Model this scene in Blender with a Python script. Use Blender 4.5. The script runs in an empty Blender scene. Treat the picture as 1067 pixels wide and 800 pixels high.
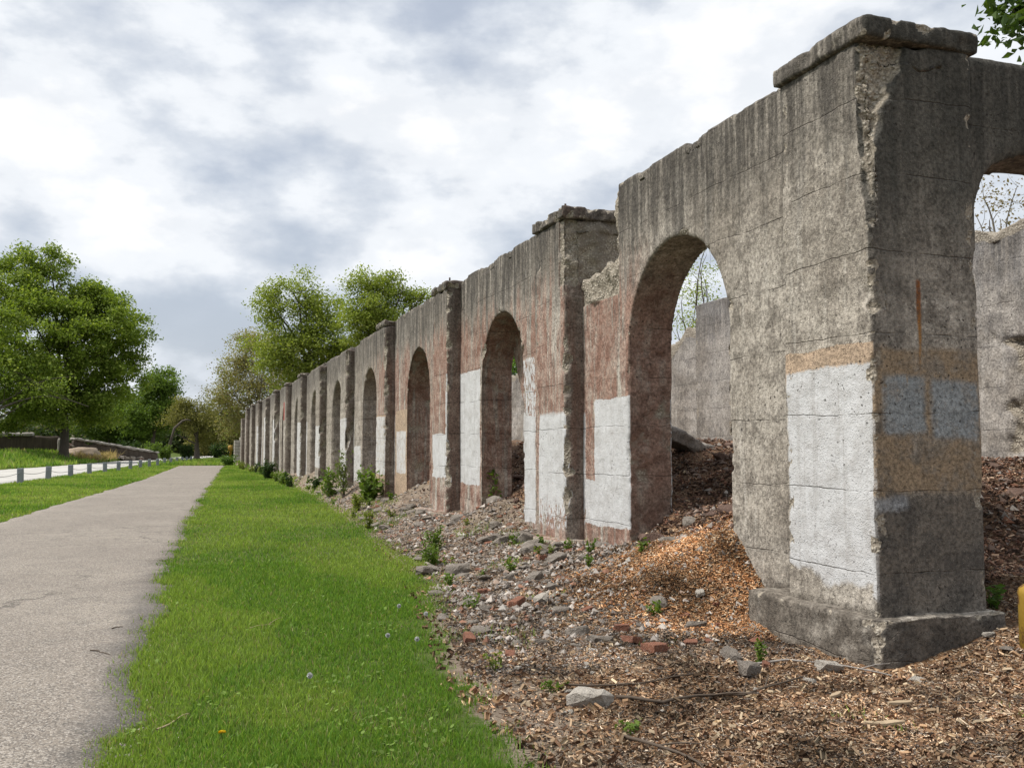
import bpy, bmesh, math, random
import numpy as np
from mathutils import Vector, noise as mn
random.seed(7); RNG = np.random.default_rng(7)
sc = bpy.context.scene
COL = sc.collection
R_ = math.radians

# ------------------------------------------------------------------ terrain
def sst(t): t = np.clip(t, 0, 1); return t*t*(3-2*t)
GE = ([-20, 0, 3, 4.67, 6.4, 8.23, 12.03, 15.7, 22.5, 34.8, 51.6, 75, 110], [1.0, 1.2, 1.4, 1.64, 1.8, 2.14, 2.75, 3.1, 3.65, 4.25, 4.7, 4.9, 5.2])
def ge(y): return np.interp(y, *GE)
_g = np.random.default_rng(99).normal(size=(4096, 3)); _g /= np.linalg.norm(_g, axis=1)[:, None]
def pn(x, y, z=0.):
    """gradient noise on arrays, about -0.6 to 0.6"""
    x, y, z = np.broadcast_arrays(np.asarray(x, float), np.asarray(y, float), np.asarray(z, float))
    xi, yi, zi = np.floor(x).astype(np.int64), np.floor(y).astype(np.int64), np.floor(z).astype(np.int64)
    fx, fy, fz = x-xi, y-yi, z-zi; u, v, w = (t*t*t*(t*(t*6-15)+10) for t in (fx, fy, fz)); r = 0
    for a in (0, 1):
        for b in (0, 1):
            for c in (0, 1):
                g_ = _g[((xi+a)*73856093 ^ (yi+b)*19349663 ^ (zi+c)*83492791) & 4095]
                r = r+(g_[..., 0]*(fx-a)+g_[..., 1]*(fy-b)+g_[..., 2]*(fz-c))*(u if a else 1-u)*(v if b else 1-v)*(w if c else 1-w)
    return r*1.3
def pf(x, y, z=0., o=4):
    return sum(pn(np.asarray(x)*2**i, np.asarray(y)*2**i, np.asarray(z)*2**i+i*5.3)/2**i for i in range(o))
PR = ([-20, 5.3, 7, 9, 15.3, 20.8, 35.2, 76, 98], [-.2, -.25, -.3, -.2, -.07, .16, .85, 3.06, 4.3])
PL = ([-20, 5, 23.8, 30.6, 44.5, 54, 76, 98], [-4.2, -4.1, -3.72, -3.3, -2.4, -1.85, -1.0, -.1])
RN = ([-60, 48.7, 59, 91, 142, 210, 300], [-11.5, -7.75, -6.9, -4.7, -1.2, 7, 25])
RF = ([-60, 48.7, 85.7, 98, 144, 213, 300], [-19, -15.0, -12.9, -11.2, -7.6, .3, 16])
P0, PITCH, NP, PW = 6.03, 6.24, 14, 1.13
def h(x, y):
    x = np.asarray(x, float); y = np.asarray(y, float)
    g = ge(y)
    hb = np.interp(y, [5.5, 7.5, 8.4, 10, 12, 20, 90, 120], [0, .02, .26, .33, .33, .33, .30, .0])
    t = sst((x-g)/np.maximum(5.0-g, .3))
    z = hb*t
    heap = .47*np.exp(-((y-8.55)/np.where(y < 8.55, .55, 1.5))**2)*sst((x-3.7)/1.5)
    z = z+heap*(1-sst((x-5.6)/1.5))
    for k in range(1, 6):
        yc = P0+PITCH*k+3.65
        z = z+.30*np.exp(-((y-yc)/.8)**2)*sst((x-4.2)/1.2)*(1-sst((x-5.8)/1.5))
    fade = 1-sst((y-86)/20)
    inn = sst((x-5.0)/3.4)*sst((y-5.4)/4.8)*(0.82+.38*sst((y-10)/9))*fade
    z = z+inn*(1-.8*sst((x-13)/12))
    z = z+.24*sst((x-5.1)/1.0)*sst((y-4.2)/1.4)*fade*(1-sst((x-13)/12))
    # far bank on the left beyond the road
    rf = np.interp(y, *RF)
    z = z+1.15*sst((rf-.5-x)/7)*sst((y-40)/20)+ .9*sst((rf-9-x)/22)
    z = z-.0*x
    return z

def rough(x, y):
    """small lumps in the dirt"""
    m = np.clip((x-ge(y))/.8, 0, 1)*np.clip(15-x, 0, 1)
    return m*pf(x*1.3, y*1.3, 3.1, 5)*(.05+.10*sst((x-4.3)/1.5))

def hz(x, y): return float(h(x, y)+rough(x, y))
def hza(x, y): return h(x, y)+rough(x, y)

# ------------------------------------------------------------------ helpers
def link(o, parent=None):
    COL.objects.link(o)
    if parent: o.parent = parent
    return o
def tag(o, label=None, cat=None, group=None, kind=None):
    if label: o['label'] = label
    if cat: o['category'] = cat
    if group: o['group'] = group
    if kind: o['kind'] = kind
    return o
def empty(name, loc=(0, 0, 0), rz=0.):
    o = bpy.data.objects.new(name, None); o.location = loc; o.rotation_euler.z = rz
    o.empty_display_size = .1
    return link(o)
def npmesh(name, V, F, mat=None, col=None, attrs=None, smooth=False):
    V = np.asarray(V, np.float32).reshape(-1, 3); F = np.asarray(F, np.int32)
    k = F.shape[1]
    me = bpy.data.meshes.new(name)
    me.vertices.add(len(V)); me.vertices.foreach_set('co', V.ravel())
    me.loops.add(F.size); me.loops.foreach_set('vertex_index', F.ravel())
    me.polygons.add(len(F)); me.polygons.foreach_set('loop_start', np.arange(0, F.size, k, dtype=np.int32))
    try: me.polygons.foreach_set('loop_total', np.full(len(F), k, np.int32))
    except Exception: pass
    me.update(calc_edges=True)
    me.polygons.foreach_set('use_smooth', np.full(len(F), smooth, bool))
    if col is not None:
        a = me.color_attributes.new('col', 'FLOAT_COLOR', 'POINT')
        c = np.ones((len(V), 4), np.float32); c[:, :3] = col; a.data.foreach_set('color', c.ravel())
    for n, v in (attrs or {}).items():
        a = me.attributes.new(n, 'FLOAT', 'POINT'); a.data.foreach_set('value', np.asarray(v, np.float32))
    if mat: me.materials.append(mat)
    return me
def obj(name, me, parent=None, loc=None):
    o = bpy.data.objects.new(name, me)
    if loc is not None: o.location = loc
    return link(o, parent)
def bm_mesh(name, bm, mat, smooth=False):
    me = bpy.data.meshes.new(name); bm.to_mesh(me); bm.free()
    for p in me.polygons: p.use_smooth = smooth
    if mat: me.materials.append(mat)
    return me
def copy_tree(o, parent=None):
    c = o.copy(); COL.objects.link(c); c.parent = parent
    for ch in list(o.children): copy_tree(ch, c)
    return c

# ------------------------------------------------------------------ node DSL
class N:
    def __init__(s, name, world=False):
        if world: s.t = name.node_tree
        else:
            s.mat = bpy.data.materials.new(name); s.mat.use_nodes = True; s.t = s.mat.node_tree
        s.t.nodes.clear()
    def n(s, typ, ins=None, **kw):
        nd = s.t.nodes.new(typ)
        for k, v in kw.items(): setattr(nd, k, v)
        for k, v in (ins or {}).items(): s.set(nd.inputs[k], v)
        return nd
    def set(s, sock, v):
        if isinstance(v, bpy.types.NodeSocket): s.t.links.new(v, sock)
        elif isinstance(v, (tuple, list)) and sock.type == 'RGBA' and len(v) == 3: sock.default_value = (*v, 1)
        else: sock.default_value = v
    def m(s, op, a, b=0., c=0., clamp=False):
        nd = s.t.nodes.new('ShaderNodeMath'); nd.operation = op; nd.use_clamp = clamp
        for i, v in enumerate((a, b, c)): s.set(nd.inputs[i], v)
        return nd.outputs[0]
    def add(s, a, b): return s.m('ADD', a, b)
    def sub(s, a, b): return s.m('SUBTRACT', a, b)
    def mul(s, *a):
        r = a[0]
        for b in a[1:]: r = s.m('MULTIPLY', r, b)
        return r
    def mx(s, a, b): return s.m('MAXIMUM', a, b)
    def ss(s, v, a, b, lo=0., hi=1.):
        nd = s.t.nodes.new('ShaderNodeMapRange'); nd.interpolation_type = 'SMOOTHSTEP'
        s.set(nd.inputs['Value'], v); s.set(nd.inputs['From Min'], a); s.set(nd.inputs['From Max'], b)
        s.set(nd.inputs['To Min'], lo); s.set(nd.inputs['To Max'], hi)
        return nd.outputs[0]
    def mix(s, f, a, b, blend='MIX'):
        nd = s.t.nodes.new('ShaderNodeMix'); nd.data_type = 'RGBA'; nd.blend_type = blend
        s.set(nd.inputs[0], f); s.set(nd.inputs[6], a); s.set(nd.inputs[7], b)
        return nd.outputs[2]
    def noise(s, vec, scale, detail=6, rough=.55, dist=0., out=0):
        nd = s.n('ShaderNodeTexNoise', {'Vector': vec, 'Scale': scale, 'Detail': detail, 'Roughness': rough, 'Distortion': dist})
        return nd.outputs[out]
    def voro(s, vec, scale, feature='F1', out='Distance', rnd=1.):
        nd = s.n('ShaderNodeTexVoronoi', {'Vector': vec, 'Scale': scale, 'Randomness': rnd}, feature=feature)
        return nd.outputs[out]
    def pos(s): return s.n('ShaderNodeNewGeometry').outputs['Position']
    def scale(s, v, sx, sy, sz):
        return s.n('ShaderNodeVectorMath', {0: v, 1: (sx, sy, sz)}, operation='MULTIPLY').outputs[0]
    def sep(s, v):
        nd = s.n('ShaderNodeSeparateXYZ', {0: v}); return nd.outputs
    def attr(s, name, out='Fac'): return s.n('ShaderNodeAttribute', attribute_name=name).outputs[out]
    def bump(s, hgt, strength=.5, dist=.01, normal=None):
        ins = {'Height': hgt, 'Strength': strength, 'Distance': dist}
        if normal is not None: ins['Normal'] = normal
        return s.n('ShaderNodeBump', ins).outputs[0]
    def out(s, color, rough=.9, normal=None, spec=.25, trans=None, tf=.3):
        b = s.n('ShaderNodeBsdfPrincipled', {'Base Color': color, 'Roughness': rough, 'Specular IOR Level': spec})
        if normal is not None: s.set(b.inputs['Normal'], normal)
        sh = b.outputs[0]
        if trans is not None:
            t = s.n('ShaderNodeBsdfTranslucent', {'Color': trans})
            sh = s.n('ShaderNodeMixShader', {0: tf, 1: sh, 2: t.outputs[0]}).outputs[0]
        o = s.n('ShaderNodeOutputMaterial'); s.set(o.inputs[0], sh)
        return s.mat

# ------------------------------------------------------------------ concrete of the arcade
def concrete_material(name, inner=False):
    q = N(name); P = q.pos(); x, y, z = q.sep(P)
    g = q.n('ShaderNodeNewGeometry'); nx, ny, nz = q.sep(g.outputs['Normal'])
    n1 = q.noise(P, .9, 5, .6); n2 = q.noise(P, 4.2, 6, .68); n3 = q.noise(P, 30, 4, .75)
    nb = q.noise(P, 2.0, 3, .6, out=1); bx_, by_, bz_ = q.sep(nb)
    streak = q.noise(q.scale(P, 3.5, 3.5, .28), 1.6, 5, .68)
    streak2 = q.noise(q.scale(P, 11, 11, .5), 1.3, 4, .65)
    nL = q.noise(q.scale(P, 1, .35, .5), .5, 3, .6)
    c = q.mix(q.ss(n1, .3, .7), (.255, .225, .188), (.42, .382, .33)); c = q.mix(q.ss(nL, .46, .62, 0, .45), c, (.33, .285, .235))
    c = q.mix(q.ss(n2, .46, .66, 0, .72), c, (.125, .108, .09))
    c = q.mix(q.ss(streak, .54, .70, 0, .52), c, (.52, .485, .43))
    c = q.mix(q.ss(streak2, .52, .75, 0, .40), c, (.10, .086, .07))
    front = q.ss(nx, -.35, -.6)
    nm = q.noise(P, 11, 5, .7); c = q.mix(1.0, c, q.mix(q.ss(nm, .34, .66), (.80, .79, .78), (1.14, 1.14, 1.14)), 'MULTIPLY')
    bd = q.n('ShaderNodeTexWhiteNoise', {'W': q.m('FLOOR', q.m('DIVIDE', q.add(z, q.mul(q.sub(n1, .5), .16)), .155))}, noise_dimensions='1D').outputs['Value']
    c = q.mix(1.0, c, q.mix(bd, (.88, .88, .88), (1.10, 1.10, 1.10)), 'MULTIPLY')
    # reddish zone from the second pier on
    ynz = q.add(y, q.mul(q.sub(n1, .5), 2.2)); znz = q.add(z, q.mul(q.sub(streak, .5), 2.4))
    red = q.mul(q.ss(ynz, 10.2, 11.0), q.ss(ynz, 31, 24.5), q.ss(znz, 4.35, 3.6), q.ss(x, 6.3, 5.9))
    red = q.mul(red, q.ss(q.add(n2, q.mul(streak, .8)), .62, .92, .3, 1), q.mx(q.ss(streak, .62, .45), q.ss(y, 11.02, 10.9)))
    c = q.mix(q.mul(red, .76), c, q.mix(q.ss(n2, .35, .62), (.31, .165, .118), (.20, .095, .066)))
    # dark weathering: tops and end wall; near side faces get painted shade
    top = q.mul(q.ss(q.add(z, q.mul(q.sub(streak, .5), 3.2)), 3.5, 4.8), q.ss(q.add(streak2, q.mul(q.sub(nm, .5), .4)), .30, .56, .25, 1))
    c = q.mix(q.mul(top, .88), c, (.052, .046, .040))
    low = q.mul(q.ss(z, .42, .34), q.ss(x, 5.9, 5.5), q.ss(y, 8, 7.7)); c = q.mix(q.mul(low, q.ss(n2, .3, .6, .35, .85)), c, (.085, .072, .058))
    side = q.mul(q.ss(x, 5.34, 5.28, .35, 1), q.ss(ny, -.35, -.6), q.ss(q.add(n2, q.mul(streak2, .5)), .45, .95, .35, .8))  # shade on the near-facing sides and jambs, mixed into the colour
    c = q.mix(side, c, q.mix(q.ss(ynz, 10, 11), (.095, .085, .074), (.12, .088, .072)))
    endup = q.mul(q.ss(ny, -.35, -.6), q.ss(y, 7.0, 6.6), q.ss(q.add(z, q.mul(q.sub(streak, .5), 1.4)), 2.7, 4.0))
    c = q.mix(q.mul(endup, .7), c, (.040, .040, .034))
    if inner: c = q.mix(.35, c, q.mix(q.ss(n1, .42, .58), (.20, .19, .185), (.34, .33, .33)))
    # paint patches
    yj = q.add(y, q.mul(q.sub(bx_, .5), .10)); xj = q.add(x, q.mul(q.sub(bx_, .5), .12))
    zj = q.add(z, q.mul(q.sub(by_, .5), .14))
    yj = q.add(yj, q.mul(q.sub(n3, .5), .05)); zj = q.add(zj, q.mul(q.sub(n3, .5), .06)); xj = q.add(xj, q.mul(q.sub(n3, .5), .05))
    def rect(u, a, b, z0, z1, s=.035):
        return q.mul(q.ss(u, a-s, a+s), q.ss(u, b+s, b-s), q.ss(zj, z0-s, z0+s), q.ss(zj, z1+s, z1-s))
    peel = q.noise(q.scale(P, 1, 1, .55), 17, 5, .7)
    if not inner:
        def layer(c, rects, colr, pth=.30, face=front, u=None):
            m = None
            for r in rects:
                k = rect(u or yj, *r); m = k if m is None else q.mx(m, k)
            pk = q.ss(peel, pth, pth+.03)
            pk = q.mul(pk, q.ss(q.sub(m, q.mul(q.sub(1., peel), .9)), -.02, .03))
            return q.mix(q.mul(face, pk), c, colr)
        tan = q.mix(q.ss(n2, .3, .7), (.42, .31, .22), (.33, .25, .18))
        white = q.mix(q.ss(n2, .35, .75), (.54, .54, .54), (.43, .42, .41))
        far_white = q.mix(q.ss(n2, .35, .75), (.55, .54, .53), (.42, .40, .38))
        c = layer(c, [(5.9, 7.14, 2.16, 2.42), (23.3, 24.6, .2, 2.6), (24.7, 25.9, .2, 2.5)], tan, .2)
        zb = q.add(zj, q.mul(q.sub(q.noise(P, 1.7, 3, .5), .5), .9))
        m1 = q.mul(q.ss(yj, 7.14, 7.11), q.ss(zb, .60, .68), q.ss(zj, 2.27, 2.24), front, q.ss(peel, .22, .25))
        m1 = q.mx(m1, q.mul(q.ss(yj, 6.10, 6.07), q.ss(zj, .45, .5), q.ss(zj, 2.27, 2.24), front))
        c = q.mix(m1, c, white)
        c = layer(c, [(10.8, 11.9, .60, 2.26), (11.85, 12.2, .60, 1.2), (14.2, 14.85, .45, 2.15), (13.05, 13.29, .9, 2.1)], white, .22)
        zp = q.ss(z, .5, 1.2, .52, .28)
        mp = q.mul(rect(yj, 12.2, 13.29, .50, 2.11), front, q.ss(q.sub(peel, zp), 0, .03))
        c = q.mix(mp, c, white)
        c = layer(c, [(14.2, 14.85, 2.1, 3.05)], white, .47)
        c = layer(c, [(18.4, 19.65, 1.03, 1.91), (17.15, 18.6, .93, 3.1)], white, .27)
        c = layer(c, [(23.4, 24.5, 1.0, 2.05), (24.7, 25.95, .95, 2.45), (30.9, 32.2, .6, 2.6), (29.7, 30.9, .6, 1.7), (37.2, 38.3, .9, 2.5), (43.2, 44.8, .4, 2.8), (55.7, 56.9, .5, 3.3), (62.1, 63.3, .3, 3.6), (68, 69.6, .4, 3.2)], far_white, .40)
        # thin white drips on the second and third piers
        drip = q.mul(q.ss(q.noise(q.scale(P, 1, 26, .7), 1., 3, .6), .68, .72), front, q.ss(y, 11.5, 12.0), q.ss(y, 27, 24), q.ss(n2, .45, .6))
        c = q.mix(q.mul(drip, .8), c, (.55, .53, .50))
        # end face
        ef = q.mul(q.ss(ny, -.35, -.6), q.ss(y, 6.22, 6.18), q.ss(x, 6.12, 6.08))
        lowdark = q.mul(ef, q.ss(zj, 1.27, 1.20))
        c = q.mix(q.mul(lowdark, .75), c, q.mix(q.ss(n2, .35, .65), (.125, .105, .085), (.075, .068, .060)))
        mt = q.mul(rect(xj, 4.9, 6.2, 1.25, 2.39), ef, q.ss(peel, .2, .24), q.ss(n2, .62, .45, .35, .95))
        c = q.mix(mt, c, q.mix(q.ss(n2, .35, .7), (.27, .20, .13), (.19, .145, .10)))
        mg = q.mx(rect(xj, 5.10, 5.50, 1.72, 2.17), rect(xj, 5.56, 6.02, 1.68, 2.15))
        c = q.mix(q.mul(mg, ef, q.ss(peel, .30, .36), q.ss(q.noise(P, 6, 4, .7), .62, .48, .7, 1)), c, q.mix(n2, (.19, .205, .21), (.29, .305, .31)))
        c = q.mix(q.mul(rect(xj, 5.0, 5.3, 1.14, 1.24), ef, .7), c, (.27, .28, .29))
        rw = q.add(.004, q.mul(q.ss(z, 2.15, 2.85), .016))
        rx = q.m('ABSOLUTE', q.sub(q.add(x, q.mul(q.sub(n2, .5), .03)), 5.46))
        rust = q.mul(ef, q.ss(q.sub(rx, rw), .015, -.008), q.ss(z, 2.1, 2.5), q.ss(z, 2.95, 2.91))
        c = q.mix(q.mul(rust, q.ss(n3, .3, .6, .6, .95)), c, q.mix(q.ss(z, 2.4, 2.8), (.30, .145, .03), (.17, .055, .011)))
        # graffiti patch on a far pier
        gr = q.mul(rect(yj, 50.3, 51.0, 3.1, 4.0), front)
        c = q.mix(q.mul(gr, .8), c, (.35, .05, .04))
    # form-board lines
    lw = q.mul(q.sub(n1, .5), .16)
    fr = q.m('ABSOLUTE', q.sub(q.m('FRACT', q.m('DIVIDE', q.add(q.add(z, lw), .28), .62)), .5))
    gate = q.noise(q.scale(P, 1, 1, .25), 1.4, 5, .7)
    line = q.mul(q.ss(fr, q.add(.005, q.mul(n3, .014)), .001), q.ss(gate, .40, .56))
    c = q.mix(q.mul(line, .62), c, (.05, .042, .036))
    # aggregate, pits, grain
    ag = q.voro(P, 62); agc = q.voro(P, 62, out='Color'); ar, ag2, ab = q.sep(agc)
    rim = q.ss(ag, q.add(.20, q.mul(ag2, .3)), .12)
    painted = q.sep(c)[2]
    dens = q.ss(n2, .35, .65, .15, 1)
    c = q.mix(q.mul(rim, q.ss(ar, .5, .62), dens, q.ss(painted, .42, .30, .05, .8)), c, q.mix(1.0, c, q.mix(ab, (1.5, 1.5, 1.5), (2.6, 2.6, 2.55)), 'MULTIPLY'))
    c = q.mix(q.mul(rim, q.ss(ar, .36, .2), q.ss(painted, .40, .26, .12, .55)), c, (.07, .058, .047))
    pw = q.voro(q.n('ShaderNodeVectorMath', {0: P, 1: q.n('ShaderNodeVectorMath', {0: nb, 1: (.25, .25, .25)}, operation='MULTIPLY').outputs[0]}, operation='ADD').outputs[0], 15, out='Distance')
    pit = q.mul(q.ss(q.add(pw, q.mul(n3, .42)), .37, .29), q.ss(n1, .48, .62, .3, 1))
    c = q.mix(q.mul(pit, .8), c, (.05, .043, .037))
    gr3 = q.mix(q.ss(n3, .3, .7), (.55, .55, .55), (1.38, 1.38, 1.38)); gr3 = q.mix(q.ss(painted, .28, .40, 0, .88), gr3, (1, 1, 1))
    c = q.mix(1.0, c, gr3, 'MULTIPLY')
    # broken faces
    if not inner:
        pm_ = q.ss(painted, .34, .42); dirtp = q.mul(pm_, q.mx(q.mul(q.ss(streak2, .54, .70), .28), q.mul(q.ss(q.noise(P, 7, 5, .75), .52, .68), .30)))
        c = q.mix(dirtp, c, (.20, .175, .15))
    chip = q.attr('chip')
    rv = q.voro(P, 26); rc = q.voro(P, 26, out='Color')
    raw = q.mix(q.ss(n3, .3, .7), (.40, .35, .28), (.13, .11, .085))
    raw = q.mix(q.ss(rv, .45, .2, 0, .7), raw, (.46, .42, .35))
    c = q.mix(q.ss(q.add(chip, q.mul(q.sub(n3, .5), .3)), .25, .5), c, raw)
    hgt = q.add(q.mul(n3, .8), q.mul(q.ss(ag, .4, .1), .35))
    hgt = q.add(hgt, q.mul(n2, 1.6)); hgt = q.sub(hgt, q.add(q.mul(line, 1.0), q.mul(pit, 2.0)))
    hgt = q.add(hgt, q.mul(chip, q.ss(rv, .6, .0), 2.2))
    return q.out(c, .93, q.bump(hgt, .85, .012), .2)
M_CON = concrete_material('weathered_concrete')
M_INN = concrete_material('grey_concrete', True)

def evalmesh(me, mods):
    o = bpy.data.objects.new('tmp', me); COL.objects.link(o)
    for t, kw in mods:
        md = o.modifiers.new(t, t)
        for k, v in kw.items(): setattr(md, k, v)
    dg = bpy.context.evaluated_depsgraph_get(); dg.update()
    r = bpy.data.meshes.new_from_object(o.evaluated_get(dg))
    bpy.data.objects.remove(o); return r

def bites_for(segs, n, rmin, rmax, dmax, seed, inward):
    """flat fracture facets along edges; segs: (a, b, weight); inward(p) -> unit vector into the solid"""
    rr = random.Random(seed); out = []
    for i in range(n):
        a, b = rr.choices([(s_[0], s_[1]) for s_ in segs], weights=[s_[2] for s_ in segs])[0]
        t = rr.random(); c = Vector(a).lerp(Vector(b), t); r = rmin+(rmax-rmin)*rr.random()**2.5
        nrm = -inward(c)+Vector([rr.gauss(0, .42) for _ in range(3)]); nrm.normalize()
        out.append((np.array(c), r, np.array(nrm), min(dmax, r*rr.uniform(.12, .40))))
    return out
def solid(name, bm, vox, disp, mat, skip=False, bites=()):
    """remesh a rough solid, then let disp(co, n) -> (offset vector, chip) weather it"""
    me = bpy.data.meshes.new('t'); bmesh.ops.recalc_face_normals(bm, faces=bm.faces); bm.to_mesh(me); bm.free()
    r = evalmesh(me, [('REMESH', dict(mode='VOXEL', voxel_size=vox, use_smooth_shade=True))])
    n = len(r.vertices); co = np.empty(n*3, np.float32); no = np.empty(n*3, np.float32)
    r.vertices.foreach_get('co', co); r.vertices.foreach_get('normal', no)
    co = co.reshape(-1, 3); no = no.reshape(-1, 3); chip = np.zeros(n, np.float32)
    for c_, r_, nr, dp in bites:
        near = np.nonzero(((co-c_)**2).sum(1) < r_*r_)[0]
        if not len(near): continue
        sd_ = (co[near]-(c_-nr*dp)) @ nr; k_ = near[sd_ > 0]
        if len(k_): co[k_] -= (sd_[sd_ > 0])[:, None]*nr; chip[k_] = np.maximum(chip[k_], np.clip(sd_[sd_ > 0]/.02, .3, .8))
    for i in range(n):
        if skip and no[i, 0] > .7: continue
        o, ch = disp(Vector(co[i]), Vector(no[i])); co[i] += o; chip[i] = max(ch, chip[i])
    r.vertices.foreach_set('co', co.ravel())
    a = r.attributes.new('chip', 'FLOAT', 'POINT'); a.data.foreach_set('value', chip)
    r.materials.clear(); r.materials.append(mat); r.name = name
    for p in r.polygons: p.use_smooth = True
    r.update(); return r
def bmbox(x0, x1, y0, y1, z0, z1):
    bm = bmesh.new()
    vs = [bm.verts.new(p) for p in ((x0,y0,z0),(x1,y0,z0),(x1,y1,z0),(x0,y1,z0),(x0,y0,z1),(x1,y0,z1),(x1,y1,z1),(x0,y1,z1))]
    for f in ((0,3,2,1),(4,5,6,7),(0,1,5,4),(1,2,6,5),(2,3,7,6),(3,0,4,7)): bm.faces.new([vs[i] for i in f])
    return bm
def fr(p, s, o=3, sd=0.): return mn.fractal(Vector((p.x*s+sd, p.y*s-sd, p.z*s+2*sd)), 1., 2., o)

XF, XW, WT = 5.0, 5.28, .60         # pier face, wall face, wall thickness
ZT = 5.03
def pier_disp(k, x0, x1, y0, y1, zt):
    sd = k*7.3; amp = 1. if k < 6 else 1.3
    def d(p, n):
        o = Vector((0, 0, 0)); ch = 0.
        cx = (x0+x1)/2; cy = (y0+y1)/2
        for ex, ey, s in ((x0, y0, 1. if k else .45), (x0, y1, .7), (x1, y0, .5)):
            dd = math.hypot(p.x-ex, p.y-ey)
            if dd < .22:
                a = fr(Vector((ex, ey, p.z)), 2.6, 5, sd)*.4+.6*fr(p, 9, 4, sd)
                a = max(0., a*amp-.12)
                w = max(0, 1-dd/.12)
                o += Vector((cx-ex, cy-ey, 0)).normalized()*a*w*.16*s
                if a*w > .05: ch = max(ch, min(1, a*w*5))
        if k == 0:   # big spalled corner under the cap
            zz = p.z
            lim = np.interp(zz, [2.6, 3.0, 3.3, 3.75, 4.1, 4.45, 4.62, 4.85], [.0, .01, .018, .035, .13, .25, .34, .42])+.06*fr(p, 5, 4, 9)*(1 if zz > 3.8 else .4)
            dxx = p.x-x0; dyy = p.y-y0
            limy = .05 if zz < 4.4 else .07
            if zz > 2.6 and dxx < lim and dyy < .24:
                dep = .012+.075*min(1, max(0, zz-3.4)/.9)
                dep *= min(1, max(0, (lim-dxx)/.05))
                o += Vector((0, 1, 0))*(dep+(.03*fr(p, 11, 3, 4)+.02*fr(p, 25, 2, 4))*(1 if dyy < .03 else .3))*max(0, 1-dyy/.24); ch = max(ch, min(1, (lim-dxx)*18)*max(0, 1-dyy/.05))
            if zz > 2.9 and dxx < .06 and dyy < .03+.06*fr(p, 4, 3, 2):
                o += Vector((1, 0, 0))*max(0, .05-dyy*.4)*(1 if zz > 3.3 else .4)
            if 2.55 < zz < 3.1 and dyy < .30 and dxx < .12:
                b = max(0, 1-abs(zz-2.85-(dyy-.1))/.16)*max(0, 1-dyy/.22); o += Vector((1, 0, 0))*b*.05
        if k == 1 and p.z > 3.7 and n.y < -.3:
            r = min(1, (p.z-3.7)/.25); b = fr(p, 3.3, 5, 2)
            o += Vector((0, 1, 0))*(.05+.07*b)*r; ch = max(ch, .38*r+.5*max(0, b))
        if k == 1 and p.z > 3.9 and abs(p.x-x0) < .2 and abs(p.y-y0) < .2:
            b = .5+.5*fr(p, 5, 3, 1); o += Vector((.05, .04, 0))*b; ch = max(ch, b)
        if k in (4, 5, 8) and n.y < -.3:
            b = fr(p, 2.6, 5, sd)
            if b > .1: o += Vector((0, .25*(b-.1), 0)); ch = max(ch, min(1, b*2.5))
        o += n*(fr(p, 1.1, 3, sd)*.010+fr(p, 9, 2, sd)*.004)
        if p.z > zt-.15: o.z -= max(0, fr(p, 2.3, 4, sd))*.09
        return o, ch
    return d
def cap_disp(k, x0, x1, y0, y1, z0, z1):
    def d(p, n):
        ed = min(p.x-x0, x1-p.x, p.y-y0, y1-p.y)
        a = max(0, fr(p, 3.2, 4, k*3.3+1)-.05)*(.55 if k == 0 else 1)
        o = Vector(((x0+x1)/2-p.x, (y0+y1)/2-p.y, 0)).normalized()*a*.11*(1 if ed < .06 else 0)
        o += n*(fr(p, 9, 4, k)*.008)
        if p.z > z1-.04: o.z -= max(0, fr(p, 2.0, 4, k*2.1))*(.02 if k == 0 else .08)*(1.4 if ed < .12 else .6)
        return o, min(1, a*1.2 if ed < .06 else 0)*.5
    return d
def plinth_disp(k, x0, x1, y0, y1, z1):
    def d(p, n):
        o = n*(fr(p, 1.3, 2, k*5.1)*.018+fr(p, 9, 4, k)*.010)
        dd = math.hypot(p.x-x0, p.y-y0)
        if dd < .22: o += Vector((1, 1, 0)).normalized()*(.22-dd)*.4
        if p.z > z1-.08: o.z -= max(0, fr(p, 2.2, 3, k))*.10*(1 if k else .2)
        return o, .08+.4*max(0, fr(p, 2.5, 4, k*2))*(1. if k else .4)
    return d
def arch_poly(L, a0, a1, spring, apex, power=2., z0=-.35, top=None, n=26):
    pts = [(0, z0), (a0, z0), (a0, spring)]
    c = (a0+a1)/2; r = (a1-a0)/2
    for i in range(1, n):
        u = -math.cos(math.pi*i/n); v = (1-abs(u)**power)**(1/power)
        pts.append((c+r*u, spring+(apex-spring)*v))
    pts += [(a1, spring), (a1, z0), (L, z0)]
    pts += top(L) if callable(top) else [(L, top), (0, top)]
    return pts
def extrude(pts, f0, f1):
    bm = bmesh.new()
    a = [bm.verts.new(f0(*p)) for p in pts]; b = [bm.verts.new(f1(*p)) for p in pts]
    n = len(pts)
    fs = [bm.faces.new(a), bm.faces.new(list(reversed(b)))]
    for i in range(n): bm.faces.new((a[i], b[i], b[(i+1) % n], a[(i+1) % n]))
    bmesh.ops.triangulate(bm, faces=fs)
    return bm
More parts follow.
